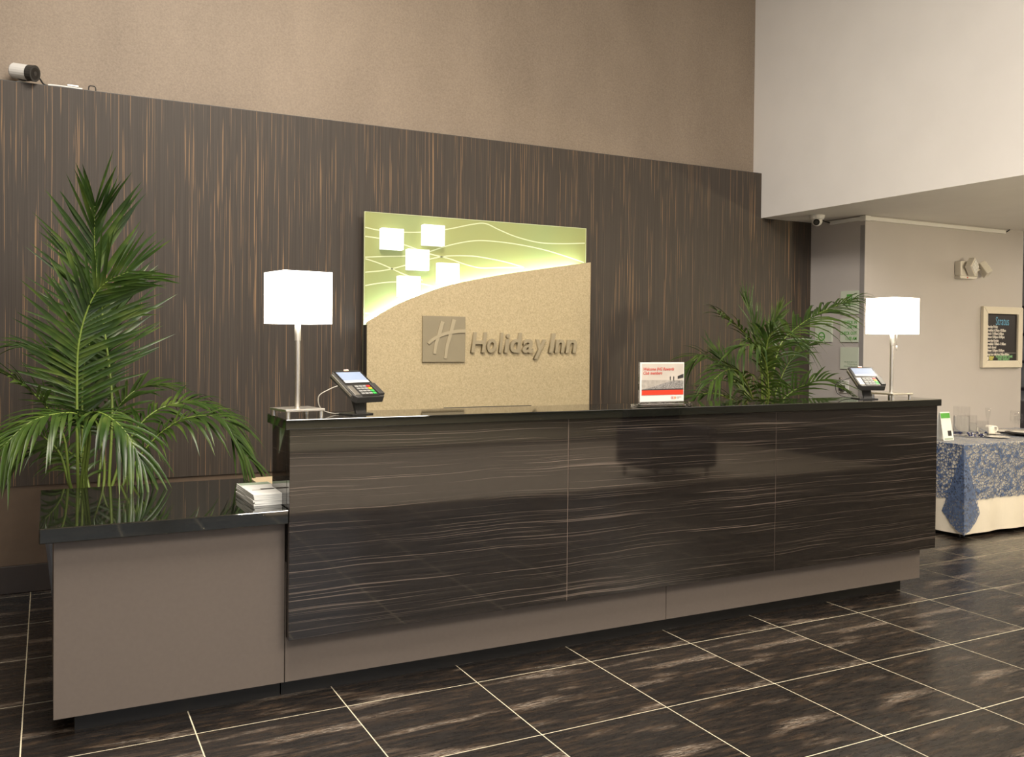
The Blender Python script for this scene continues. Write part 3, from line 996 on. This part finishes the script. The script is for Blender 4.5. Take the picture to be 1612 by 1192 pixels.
MB().tube([(x, 6.085, z - .016) for x, z in cc[1:-1]], .008, 8).build('led_strip', 'led', sg, og, smooth=True)
for x in (2.05, 2.87, 3.70):
    MB().tube([(x, 6.155, 2.35), (x, YP, 2.35)], .012, 10).build('standoff', 'chrome', sg, og)
cubes = [(2.165, 2.27), (2.479, 2.316), (2.361, 2.133), (2.597, 2.046), (2.295, 1.939)]
for x, z in cubes:
    MB().box(x - .083, x + .083, 6.085, 6.139, z - .075, z + .075).build('light_cube', 'cube', sg, og, .004)
WAVES = [[(1.979, 2.345), (2.102, 2.329), (2.271, 2.329), (2.443, 2.343), (2.619, 2.376), (2.8, 2.421), (2.911, 2.435), (3.024, 2.397), (3.177, 2.351), (3.373, 2.32), (3.573, 2.323), (3.786, 2.339)],
         [(1.979, 2.282), (2.07, 2.275), (2.17, 2.262), (2.306, 2.23), (2.444, 2.189), (2.621, 2.157), (2.748, 2.122), (2.877, 2.101), (3.027, 2.11), (3.257, 2.122)],
         [(1.98, 2.136), (2.137, 2.149), (2.306, 2.162), (2.444, 2.194), (2.62, 2.256), (2.801, 2.298), (2.949, 2.307), (3.177, 2.296), (3.413, 2.267), (3.615, 2.225), (3.781, 2.185)],
         [(1.981, 2.03), (2.138, 2.053), (2.307, 2.101), (2.48, 2.15), (2.621, 2.178), (2.802, 2.186), (2.951, 2.174), (3.102, 2.152), (3.257, 2.119)],
         [(1.982, 1.936), (2.072, 1.955), (2.206, 1.971), (2.377, 1.967), (2.482, 1.951), (2.57, 1.926)],
         [(1.981, 2.125), (2.104, 2.091), (2.273, 2.027), (2.411, 1.992)], [(1.984, 1.742), (2.041, 1.737), (2.091, 1.729)]]
for wv in WAVES:
    pts = [(p.x, p.y) for p in bez([(x, z, 0) for x, z in wv], 6)]
    MB().ribbon_xz(pts, .008, 6.1385, 6.1402).build('wave_line', 'etched', gl, og)
# emblem tile and lettering
tl = MB().box(2.367, 2.699, 6.012, 6.03, 1.400, 1.731).build('emblem_tile', 'sign_felt', sg, og, .003)
def EM(u, v):
    return (2.367 + u * .332, 1.731 - v * .331)
def stroke(pts, ws, dy=0):
    q = bez([(*EM(u, v), 0) for u, v in pts], 5)
    k = len(q)
    wl = [ws[0] + (ws[1] - ws[0]) * i / (k - 1) for i in range(k)]
    MB().ribbon_xz([(p.x, p.y) for p in q], wl, 6.005 - dy, 6.0125).build('emblem_stroke', 'logo_stroke', tl, og)
stroke([(.45, .12), (.37, .40), (.30, .62), (.27, .82)], (.030, .020))
stroke([(.72, .07), (.64, .38), (.56, .66), (.52, .92)], (.030, .020))
stroke([(.12, .60), (.28, .48), (.52, .38), (.80, .33), (.99, .32)], (.018, .026), .0012)
LETTERS = [('H', 2.744, 2.873), ('o', 2.873, 2.948), ('l', 2.97, 3.006), ('i', 3.014, 3.062), ('d', 3.065, 3.163), ('a', 3.167, 3.261), ('y', 3.266, 3.372), ('I', 3.395, 3.455), ('n', 3.448, 3.533), ('n', 3.543, 3.644)]
for ch, xa, xb in LETTERS:
    lo = text('raised_letter', ch, .205, (0, 6.018, 1.474), 'letter', sg, og, extrude=.012, shear=.16, offset=.0045)
    xs_ = [v.co.x for v in lo.data.vertices]
    m0, m1 = min(xs_), max(xs_)
    for v in lo.data.vertices:
        v.co.x = xa - og[0] + (v.co.x - m0) / (m1 - m0) * (xb - xa)

# ------------------------------------------------------------------ palms
FRONDS_L = [
    ([(0.29, 5.2, 0.755), (0.306, 5.25, 1.223), (0.265, 5.33, 1.652), (0.232, 5.36, 1.908), (0.222, 5.34, 2.097), (0.222, 5.28, 2.249)], ('face', 0.4, 0.4, 40, 64, 14, 0.04)),
    ([(0.142, 5.1, 0.781), (0.134, 5.08, 1.253), (0.141, 5.06, 1.525), (0.189, 5.04, 1.721), (0.255, 5.0, 1.826), (0.362, 4.96, 1.888)], ('face', 0.36, 0.4, 36, 66, 22, 0.08)),
    ([(0.18, 5.3, 0.748), (0.165, 5.32, 1.222), (0.184, 5.34, 1.459), (0.245, 5.36, 1.604), (0.325, 5.36, 1.678)], ('face', 0.28, 0.4, 28, 60, 20, 0.06)),
    ([(0.113, 5.15, 0.775), (0.077, 5.1, 1.042), (0.003, 5.05, 1.198), (-0.087, 4.98, 1.307), (-0.191, 4.9, 1.39)], ('up', 0.27, 0.42, 24, 60, 20, 0.22)),
    ([(0.151, 5.05, 0.787), (0.175, 4.98, 1.05), (0.145, 4.88, 1.17), (0.053, 4.8, 1.193), (-0.07, 4.72, 1.162), (-0.174, 4.64, 1.065)], ('up', 0.27, 0.45, 26, 62, 20, 0.55)),
    ([(0.178, 5.05, 0.786), (0.189, 4.98, 1.049), (0.184, 4.88, 1.176), (0.246, 4.78, 1.185), (0.331, 4.68, 1.109), (0.393, 4.62, 0.978)], ('up', 0.26, 0.48, 24, 62, 20, 0.55)),
    ([(0.348, 5.1, 0.782), (0.443, 5.05, 0.962), (0.554, 5.0, 1.086), (0.666, 4.96, 1.144), (0.806, 4.9, 1.133), (0.925, 4.84, 0.939)], ('up', 0.27, 0.32, 28, 62, 18, 0.5)),
    ([(0.307, 5.25, 0.763), (0.389, 5.28, 0.994), (0.51, 5.3, 1.142), (0.666, 5.32, 1.198), (0.813, 5.34, 1.181), (0.947, 5.36, 1.082)], ('up', 0.27, 0.36, 28, 62, 18, 0.45)),
    ([(0.114, 5.2, 0.767), (0.058, 5.2, 0.956), (-0.037, 5.18, 1.061), (-0.129, 5.15, 1.075), (-0.204, 5.1, 0.98)], ('up', 0.24, 0.35, 22, 60, 20, 0.45)),
    ([(0.174, 5.35, 0.741), (0.147, 5.45, 1.101), (0.09, 5.5, 1.359), (-0.012, 5.55, 1.487), (-0.14, 5.58, 1.503)], ('up', 0.26, 0.4, 24, 58, 18, 0.3)),
    ([(0.247, 5.35, 0.736), (0.281, 5.45, 0.998), (0.36, 5.52, 1.172), (0.471, 5.56, 1.268), (0.617, 5.58, 1.282)], ('up', 0.22, 0.42, 20, 58, 18, 0.3)),
    ([(0.201, 5.3, 0.746), (0.161, 5.4, 0.879), (0.062, 5.5, 0.953), (-0.068, 5.55, 0.937), (-0.153, 5.58, 0.857)], ('up', 0.24, 0.25, 22, 58, 18, 0.45)),
    ([(0.269, 5.35, 0.734), (0.271, 5.4, 0.938), (0.223, 5.5, 1.16), (0.209, 5.55, 1.356), (0.254, 5.55, 1.505)], ('face', 0.22, 0.45, 20, 60, 18, 0.1)),
]
FRONDS_R = [
    ([(4.706, 5.05, 1.025), (4.724, 5.02, 1.309), (4.773, 5.0, 1.543), (4.919, 4.98, 1.678), (5.122, 4.95, 1.792), (5.398, 4.9, 1.894)], ('up', 0.38, 0.45, 30, 58, 14, 0.45)),
    ([(4.711, 5.1, 1.021), (4.713, 5.12, 1.368), (4.684, 5.15, 1.605), (4.646, 5.18, 1.763), (4.621, 5.2, 1.89)], ('face', 0.22, 0.5, 20, 40, 10, 0.04)),
    ([(4.608, 5.0, 1.032), (4.564, 4.97, 1.374), (4.434, 4.94, 1.572), (4.261, 4.9, 1.69), (4.075, 4.86, 1.766)], ('up', 0.27, 0.42, 22, 50, 14, 0.3)),
    ([(4.845, 5.2, 1.009), (4.873, 5.25, 1.46), (4.941, 5.28, 1.657), (5.033, 5.3, 1.807)], ('face', 0.2, 0.55, 16, 45, 12, 0.05)),
    ([(4.74, 5.2, 1.013), (4.594, 5.25, 1.237), (4.453, 5.28, 1.396), (4.288, 5.3, 1.459), (4.187, 5.32, 1.38)], ('up', 0.3, 0.35, 24, 60, 18, 0.45)),
    ([(4.466, 4.9, 1.044), (4.295, 4.8, 1.263), (4.128, 4.72, 1.37), (3.967, 4.66, 1.373), (3.811, 4.6, 1.307)], ('up', 0.28, 0.3, 24, 60, 18, 0.4)),
    ([(4.7, 5.0, 1.029), (4.794, 4.95, 1.171), (4.932, 4.9, 1.257), (5.103, 4.86, 1.288), (5.302, 4.82, 1.184)], ('up', 0.28, 0.25, 24, 60, 18, 0.3)),
    ([(4.613, 4.95, 1.036), (4.531, 4.88, 1.377), (4.473, 4.8, 1.588), (4.485, 4.7, 1.647), (4.565, 4.62, 1.59)], ('up', 0.32, 0.42, 26, 60, 18, 0.5)),
    ([(4.512, 4.95, 1.039), (4.307, 4.92, 1.137), (4.117, 4.9, 1.202), (3.953, 4.88, 1.206), (3.829, 4.86, 1.152)], ('up', 0.2, 0.3, 20, 60, 18, 0.25)),
    ([(4.519, 4.85, 1.047), (4.432, 4.75, 1.264), (4.335, 4.68, 1.442), (4.166, 4.6, 1.543), (4.013, 4.55, 1.529)], ('up', 0.3, 0.4, 24, 60, 18, 0.5)),
    ([(4.852, 5.3, 1.001), (4.767, 5.4, 1.227), (4.617, 5.45, 1.423), (4.536, 5.48, 1.521)], ('face', 0.22, 0.45, 18, 50, 14, 0.1)),
    ([(4.888, 5.2, 1.008), (5.044, 5.3, 1.228), (5.231, 5.36, 1.425), (5.429, 5.4, 1.544)], ('up', 0.26, 0.4, 20, 55, 14, 0.3)),
]


def frond_mesh(rach, mode, ln, st, n, a0, a1, droop, org, rng):
    k = len(rach)
    mb = MB()
    cum = [0]
    for i in range(1, k):
        cum.append(cum[-1] + (rach[i] - rach[i - 1]).length)
    tot = cum[-1]

    def at(s):
        for i in range(1, k):
            if cum[i] >= s:
                f = (s - cum[i - 1]) / max(1e-6, cum[i] - cum[i - 1])
                return rach[i - 1].lerp(rach[i], f), (rach[i] - rach[i - 1]).normalized()
        return rach[-1], (rach[-1] - rach[-2]).normalized()
    for q in range(n):
        u = q / (n - 1)
        s = tot * (st + (1 - st) * u)
        p, t = at(s)
        nv = Vector((0.15, -1, .25)) if mode == 'face' else Vector((0, -.35, 1))
        nv = (nv - t * nv.dot(t)).normalized()
        sd = t.cross(nv).normalized()
        prof = .62 + .38 * math.sin(math.pi * (u * .85 + .1))
        for side in (-1, 1):
            L = 1.12 * ln * prof * rng.uniform(.80, 1.12)
            an = R(a0 + (a1 - a0) * u + rng.uniform(-10, 10))
            d = (t * math.cos(an) + sd * side * math.sin(an) + nv * rng.uniform(-.05, .40)).normalized()
            w = .0098 * rng.uniform(.8, 1.15) * (.75 + .35 * math.sin(math.pi * u))
            wd = d.cross(nv).normalized()
            up_n = wd.cross(d).normalized()
            dr = droop * rng.uniform(.6, 1.4)
            rows = []
            S = 5
            for r in range(S + 1):
                f = r / S
                c = p + d * (L * f) + Vector((0, 0, -1)) * (dr * L * f * f)
                if dr > .3:
                    c -= d * (L * .25 * dr * f * f)
                ww = w * (math.sin(math.pi * min(1, .22 + f * .55)) if f < .5 else max(.02, 1 - ((f - .5) / .5) ** 1.6) * math.sin(math.pi * .495))
                rows.append((c - wd * ww + up_n * ww * .35, c, c + wd * ww + up_n * ww * .35))
            vs = [x for r in rows for x in r]
            fs = []
            for r in range(S):
                o = r * 3
                fs += [(o, o + 1, o + 4, o + 3), (o + 1, o + 2, o + 5, o + 4)]
            mb.add(vs, fs)
    return mb


def palm(name, loc, label, fronds, pot_r, pot_h, scale_seed):
    t = thing(name, loc, label, 'potted palm')
    og = loc
    rng = random.Random(scale_seed)
    prof = [(pot_r * .72, 0), (pot_r * .76, .02), (pot_r * .93, pot_h * .7), (pot_r, pot_h - .03), (pot_r * 1.05, pot_h - .03), (pot_r * 1.05, pot_h), (pot_r * .95, pot_h), (pot_r * .94, pot_h - .05)]
    MB().lathe(prof, loc, 32).build('pot', 'pot', t, og, smooth=False)
    MB().lathe([(pot_r * .945, pot_h - .04), (.01, pot_h - .025)], loc, 24).build('soil', 'soil', t, og)
    for i, (pts, (mode, ln, st, n, a0, a1, dr)) in enumerate(fronds):
        an = i * 2.4
        b0 = Vector(loc) + Vector((.05 * math.cos(an), .05 * math.sin(an), pot_h - .04))
        b0.x += (pts[0][0] - loc[0]) * .35; b0.y += (pts[0][1] - loc[1]) * .35
        ctl = [b0] + [Vector(p) for p in pts]
        rach = bez(ctl, 8)
        k = len(rach)
        extra = 1 / (len(ctl))
        fo = frond_mesh(rach, mode, ln, st + extra * (.6 - .4 * st), n, a0, a1, dr, og, rng).build('frond', 'leaf', t, og, smooth=True)
        fo['kind'] = 'stuff'
        MB().tube(rach, [.0095 - .0078 * q / (k - 1) for q in range(k)], 6).build('stalk', 'stalk', fo, og, smooth=True)
    return t


palm('potted_palm', (.235, 5.22, 0), 'tall potted palm standing behind the low counter', FRONDS_L, .25, .60, 3)
palm('potted_palm', (4.68, 5.07, 0), 'bushy potted palm standing behind the right half of the high desk', FRONDS_R, .22, .62, 5)

# ------------------------------------------------------------------ dining table
TX0, TX1, TY0, TY1, TZ = 6.525, 8.36, 4.775, 5.54, .757
og = (7.44, 5.16, 0)
tb = thing('dining_table', og, 'rectangular buffet table hidden under cloths by the grey wall', 'table')
MB().box(TX0 + .02, TX1 - .02, TY0 + .02, TY1 - .02, TZ - .03, TZ - .006).build('table_top', 'taupe', tb, og)
for x in (TX0 + .08, TX1 - .08):
    for y in (TY0 + .08, TY1 - .08):
        MB().tube([(x, y, 0), (x, y, TZ - .03)], .018, 10).build('leg', 'dark_metal', tb, og)


def drape(zlow, ox, ztop, wave, amp, corner=.03, scallop=None, nseg=26):
    """cloth over the table: top sheet plus four hanging sides as one sheet"""
    x0, x1, y0, y1 = TX0 - ox, TX1 + ox, TY0 - ox, TY1 + ox
    loop = []
    for (ax, ay), (bx, by) in (((x0, y0), (x1, y0)), ((x1, y0), (x1, y1)), ((x1, y1), (x0, y1)), ((x0, y1), (x0, y0))):
        l = math.hypot(bx - ax, by - ay)
        k = max(6, int(l / .03))
        for i in range(k):
            f = i / k
            nx, ny = (by - ay) / l, -(bx - ax) / l
            loop.append((ax + (bx - ax) * f, ay + (by - ay) * f, nx, ny, f * l))
    n = len(loop)
    H = [0, .012, .05, .2, .4, .6, .8, 1.0]
    vs, fs = [], []
    for hi, hh in enumerate(H):
        for i, (x, y, nx, ny, s) in enumerate(loop):
            fl = amp * hh * (math.sin(s * wave + i * .02) + .6 * math.sin(s * wave * 2.3 + 1.3))
            z = ztop - (ztop - zlow) * hh
            if hh == 1.0 and scallop:
                z += scallop * abs(math.sin(s * 32))
            o_ = fl + (0 if hi == 0 else .004)
            if TY1 + ox - .005 < y:
                o_ = min(o_, .004)
            vs.append((x + nx * o_, y + ny * o_, z))
    for h_ in range(len(H) - 1):
        for i in range(n):
            j = (i + 1) % n
            fs.append((h_ * n + i, h_ * n + j, (h_ + 1) * n + j, (h_ + 1) * n + i))
    fs.append(tuple(range(n - 1, -1, -1)))
    return MB().add(vs, fs)


tag(drape(.035, .004, TZ, 9, .010).build('tablecloth', 'cloth', None, (7.44, 5.16, 0), smooth=False), 'floor-length ivory tablecloth under the blue lace', 'tablecloth')
lc = thing('lace_overlay', (7.44, 5.16, .3), 'blue lace overlay draped over the ivory tablecloth', 'tablecloth')
og = (7.44, 5.16, .3)
drape(.30, .014, TZ + .004, 9, .008, scallop=.012).build('lace_sheet', 'lace', lc, og)
# folded corner hanging out at the near corner
A = Vector((TX0 - .016, TY0 - .016, TZ + .002))
Lp = Vector((TX0 - .022, TY0 + .17, .20)); Rp = Vector((TX0 + .19, TY0 - .024, .19)); Mp = Vector((TX0 - .075, TY0 - .075, .04))
mb = MB()
for (P0, P1, s) in ((Lp, Mp, 1), (Mp, Rp, 1)):
    vs, fs = [], []
    K, J = 10, 8
    for i in range(K + 1):
        f = i / K
        for j in range(J + 1):
            g = j / J
            e = P0.lerp(P1, g)
            e.z += .012 * abs(math.sin(g * 9)) - .03 * math.sin(math.pi * g)
            vs.append(A.lerp(e, f) + Vector((-.012, -.012, 0)) * math.sin(math.pi * f))
    for i in range(K):
        for j in range(J):
            o = i * (J + 1) + j
            fs.append((o, o + 1, o + J + 2, o + J + 1))
    mb.add(vs, fs)
mb.build('folded_corner', 'lace_double', lc, og, smooth=True)

ZT = TZ + .006


def lathe_thing(name, loc, label, cat, parts, group=None, rz=0):
    t = thing(name, loc, label, cat, rz, group)
    for nm, mat, prof, n in parts:
        MB().lathe(prof, (0, 0, 0), n, False if mat in ('glass',) else True).build(nm, mat, t, smooth=True)
    return t


def cyl_vase(x, y, r, hgt, water, label):
    t = thing('glass_vase', (x, y, ZT + .004), label, 'vase', group='glass vases on the mirror')
    MB().lathe([(.001, 0), (r, 0), (r, hgt), (r - .003, hgt), (r - .003, .006), (.001, .006)], (0, 0, 0), 28, False).build('vessel', 'glass', t, smooth=False)
    if water:
        MB().lathe([(.001, .0065), (r - .0035, .0065), (r - .0035, water), (.001, water)], (0, 0, 0), 28, False).build('water', 'water', t)


mi = tag(MB().lathe([(.15, 0), (.15, .003)], (7.22, 5.22, ZT), 36).build('mirror_plate', 'mirror', None, (7.22, 5.22, ZT)), 'round mirror plate under the glass vases', 'mirror')
cyl_vase(7.16, 5.26, .068, .25, .165, 'tallest glass cylinder vase, half filled with water')
cyl_vase(7.30, 5.27, .050, .17, .10, 'middle-height glass cylinder vase beside the tallest one')
cyl_vase(7.315, 5.165, .050, .125, .07, 'shortest glass cylinder vase on the mirror plate')
rng = random.Random(11)
for k in range(16):
    a_ = rng.uniform(0, 6.28); rr = rng.uniform(.09, .14)
    x, y = 7.22 + rr * math.cos(a_) * 1.0, 5.13 + .03 * rng.random() if k < 12 else 5.22 + .12 * math.sin(a_)
    s = rng.uniform(.010, .016)
    zz = ZT + .0035 + s * .8 + (0.018 if k % 4 == 3 else 0)
    b = MB().lathe([(.001, -s * .8), (s * .7, -s * .55), (s, 0), (s * .7, s * .55), (.001, s * .8)], (0, 0, 0), 8).build('glass_bead', 'blue_bead' if k % 4 else 'mirror', None, smooth=False)
    b.location = (x, y, zz)
    tag(b, 'glass bead scattered at the foot of the vases' , 'bead', 'beads around the vases')
# cup, saucer, plates
PL = [(.001, 0), (.55, 0), (.60, .06), (1.0, .16), (1.0, .19), (.6, .10), (.001, .07)]


def plate(x, y, r, hs, name, label, z=ZT, mat='china'):
    o = MB().lathe([(p[0] * r, p[1] * r * hs) for p in PL], (0, 0, 0), 36, False).build(name, mat, None, smooth=True)
    o.location = (x, y, z)
    tag(o, label, 'plate')


plate(7.49, 5.22, .085, .9, 'saucer', 'white saucer under the coffee cup')
cup = thing('coffee_cup', (7.49, 5.22, ZT + .010), 'white coffee cup on a saucer', 'cup')
MB().lathe([(.001, 0), (.040, 0), (.044, .006), (.040, .04), (.034, .07), (.031, .07), (.037, .04), (.038, .008), (.001, .006)], (0, 0, 0), 28, False).build('bowl', 'china', cup, smooth=True)
MB().tube(bez([(.034, -.014, .058), (.058, -.026, .058), (.066, -.030, .035), (.055, -.024, .014), (.040, -.016, .012)]), .006, 8).build('handle', 'china', cup, smooth=True)
plate(7.30, 5.02, .10, .5, 'bread_plate', 'small white plate in front of the cup and vases')
plate(7.80, 5.30, .13, .7, 'dinner_plate', 'white plate behind the stemmed glasses')
plate(7.70, 5.02, .165, .9, 'charger_plate', 'large dark charger plate at the right of the table', mat='charcoal')
plate(7.70, 5.02, .145, .9, 'dinner_plate', 'white dinner plate resting on the dark charger', z=ZT + .014)


def stem_glass(x, y, prof, label, name):
    t = thing(name, (x, y, ZT + .0), label, 'glass', group='stemmed glasses')
    MB().lathe([(.001, 0), (.032, .001), (.030, .004), (.005, .010), (.0035, .03), (.0035, prof[0][1]), ] + prof, (0, 0, 0), 20, False).build('body', 'glass', t, smooth=True)


stem_glass(7.62, 5.33, [(.012, .105), (.020, .16), (.024, .225), (.0225, .225), (.018, .16), (.001, .108)], 'slim champagne flute beside the wine glass', 'champagne_flute')
stem_glass(7.80, 5.19, [(.03, .085), (.042, .12), (.036, .205), (.0345, .205), (.04, .12), (.001, .088)], 'rounded wine glass next to the charger plate', 'wine_glass')
stem_glass(7.93, 5.24, [(.03, .085), (.038, .11), (.032, .17), (.0305, .17), (.036, .11), (.001, .088)], 'shorter wine glass at the picture edge', 'wine_glass')
# tent card
og = (6.70, 5.06, ZT)
tc_ = thing('tent_card', og, 'white table tent card with green top beside the desk end', 'card')
mb = MB()
for s in (-1, 1):
    vs = [(6.60, 5.06 + s * .05, ZT), (6.73, 5.06 + s * .05, ZT), (6.725, 5.06 + s * .004, ZT + .235), (6.605, 5.06 + s * .004, ZT + .235)]
    vs += [(x, y - s * .002, z) for x, y, z in vs]
    mb.add(vs, [(0, 1, 2, 3), (7, 6, 5, 4), (0, 4, 5, 1), (1, 5, 6, 2), (2, 6, 7, 3), (3, 7, 4, 0)])
mb.build('card', 'paper', tc_, og)


def on_card(u0, u1, v0, v1, nm, mat):
    vs = []
    for u, v in ((u0, v0), (u1, v0), (u1, v1), (u0, v1)):
        vs.append((6.602 + u * .126, 5.0095 + .046 * v - .0012, ZT + .235 * v))
    vs += [(x, y + .001, z) for x, y, z in vs]
    MB().add(vs, [(0, 1, 2, 3), (7, 6, 5, 4), (0, 4, 5, 1), (1, 5, 6, 2), (2, 6, 7, 3), (3, 7, 4, 0)]).build(nm, mat, tc_, og)


on_card(.05, .95, .78, .96, 'green_header', 'green_ink')
on_card(.5, .85, .16, .34, 'printed_picture', 'print_dark')
on_card(.1, .9, .03, .08, 'green_footer', 'pale_ink')

# ------------------------------------------------------------------ bar beyond the wall
og = (12.82, 8.45, 0)
sh = thing('bar_shelf', og, 'dark back-bar shelving beyond the edge of the grey wall', 'shelf')
for z in (.9, 1.3, 1.7, 2.1):
    MB().box(12.66, 12.99, 7.64, 9.26, z, z + .04).build('shelf_board', 'dark_bar', sh, og, .003)
for y in (7.6, 9.26):
    MB().box(12.66, 12.99, y, y + .04, 0, 2.3).build('upright', 'dark_bar', sh, og, .003)
MB().box(12.66, 12.99, 7.64, 9.26, 0, .1).build('plinth', 'dark_bar', sh, og)
for r, z in enumerate((.94, 1.34, 1.74)):
    rn = ('lowest', 'middle', 'upper')[r]
    for k in range(4):
        b = thing('bottle', (12.82, 7.95 + k * .32 + .03 * r, z), 'spirit bottle on the %s shelf of the back bar' % rn, 'bottle', group='bottles on the %s bar shelf' % rn)
        MB().lathe([(.001, 0), (.035, 0), (.037, .01), (.037, .15), (.014, .2), (.013, .26)], (0, 0, 0), 12, True).build('body', 'bar_bottle' if (k + r) % 3 else 'glass_edge', b, smooth=True)
        MB().lathe([(.015, .255), (.015, .285)], (0, 0, 0), 10).build('cap', 'black' if k % 2 else 'frame', b)
# dark chair behind the table end
og = (9.0, 5.75, 0)
ch = thing('dining_chair', og, 'dark upholstered chair with rounded back beyond the table end', 'chair', R(0))
bk = [(8.78 + .44 * (0.5 - .5 * math.cos(math.pi * k / 12)), .62 + .37 * math.sin(math.pi * k / 12) ** .5) for k in range(13)]
MB().prism_xz([(8.79, .50), (9.21, .50)] + list(reversed(bk)), 5.92, 5.98).build('backrest', 'upholstery', ch, og, .012)
MB().box(8.78, 9.22, 5.50, 5.95, .40, .48).build('seat', 'upholstery', ch, og, .02)
for x in (8.81, 9.19):
    for y in (5.53, 5.93):
        MB().tube([(x, y, 0), (x, y, .41)], [.013, .018], 8).build('leg', 'dark_metal', ch, og)

# dark armchair on the rug, only seen mirrored in the desk front
og = (6.3, -.75, 0)
ac = thing('lounge_armchair', og, 'dark lounge armchair on the rug, mirrored in the desk front', 'armchair')
MB().box(5.92, 6.68, -1.12, -.40, .14, .42).build('seat', 'upholstery', ac, og, .04)
MB().box(5.92, 6.68, -1.16, -.98, .36, .85).build('backrest', 'upholstery', ac, og, .05)
for x in (5.84, 6.62):
    MB().box(x, x + .14, -1.12, -.40, .14, .60).build('armrest', 'upholstery', ac, og, .04)
for x in (5.95, 6.65):
    for y in (-1.08, -.46):
        MB().tube([(x, y, .012), (x, y, .15)], .02, 8).build('leg', 'dark_metal', ac, og)

# added out-of-view globe pendant, put in to brighten the low ceiling
og = (7.5, 2.3, 1.95)
pe = thing('added_fill_pendant', og, 'added globe pendant out of view, brightening the low ceiling', 'lamp')
gp = [(max(.001, .11 * math.sin(math.pi * k / 12)), -.11 * math.cos(math.pi * k / 12)) for k in range(13)]
MB().lathe(gp, (7.5, 2.3, 2.06), 24, False).build('globe', 'globe', pe, og, smooth=True)
MB().tube([(7.5, 2.3, 2.165), (7.5, 2.3, 2.67)], .006, 8).build('cord', 'black', pe, og)
MB().lathe([(.03, 2.15), (.035, 2.2), (.012, 2.21)], (7.5, 2.3, 0), 16).build('socket', 'chrome', pe, og)
MB().lathe([(.06, 2.66), (.06, 2.6855)], (7.5, 2.3, 0), 20).build('ceiling_rose', 'chrome', pe, og)
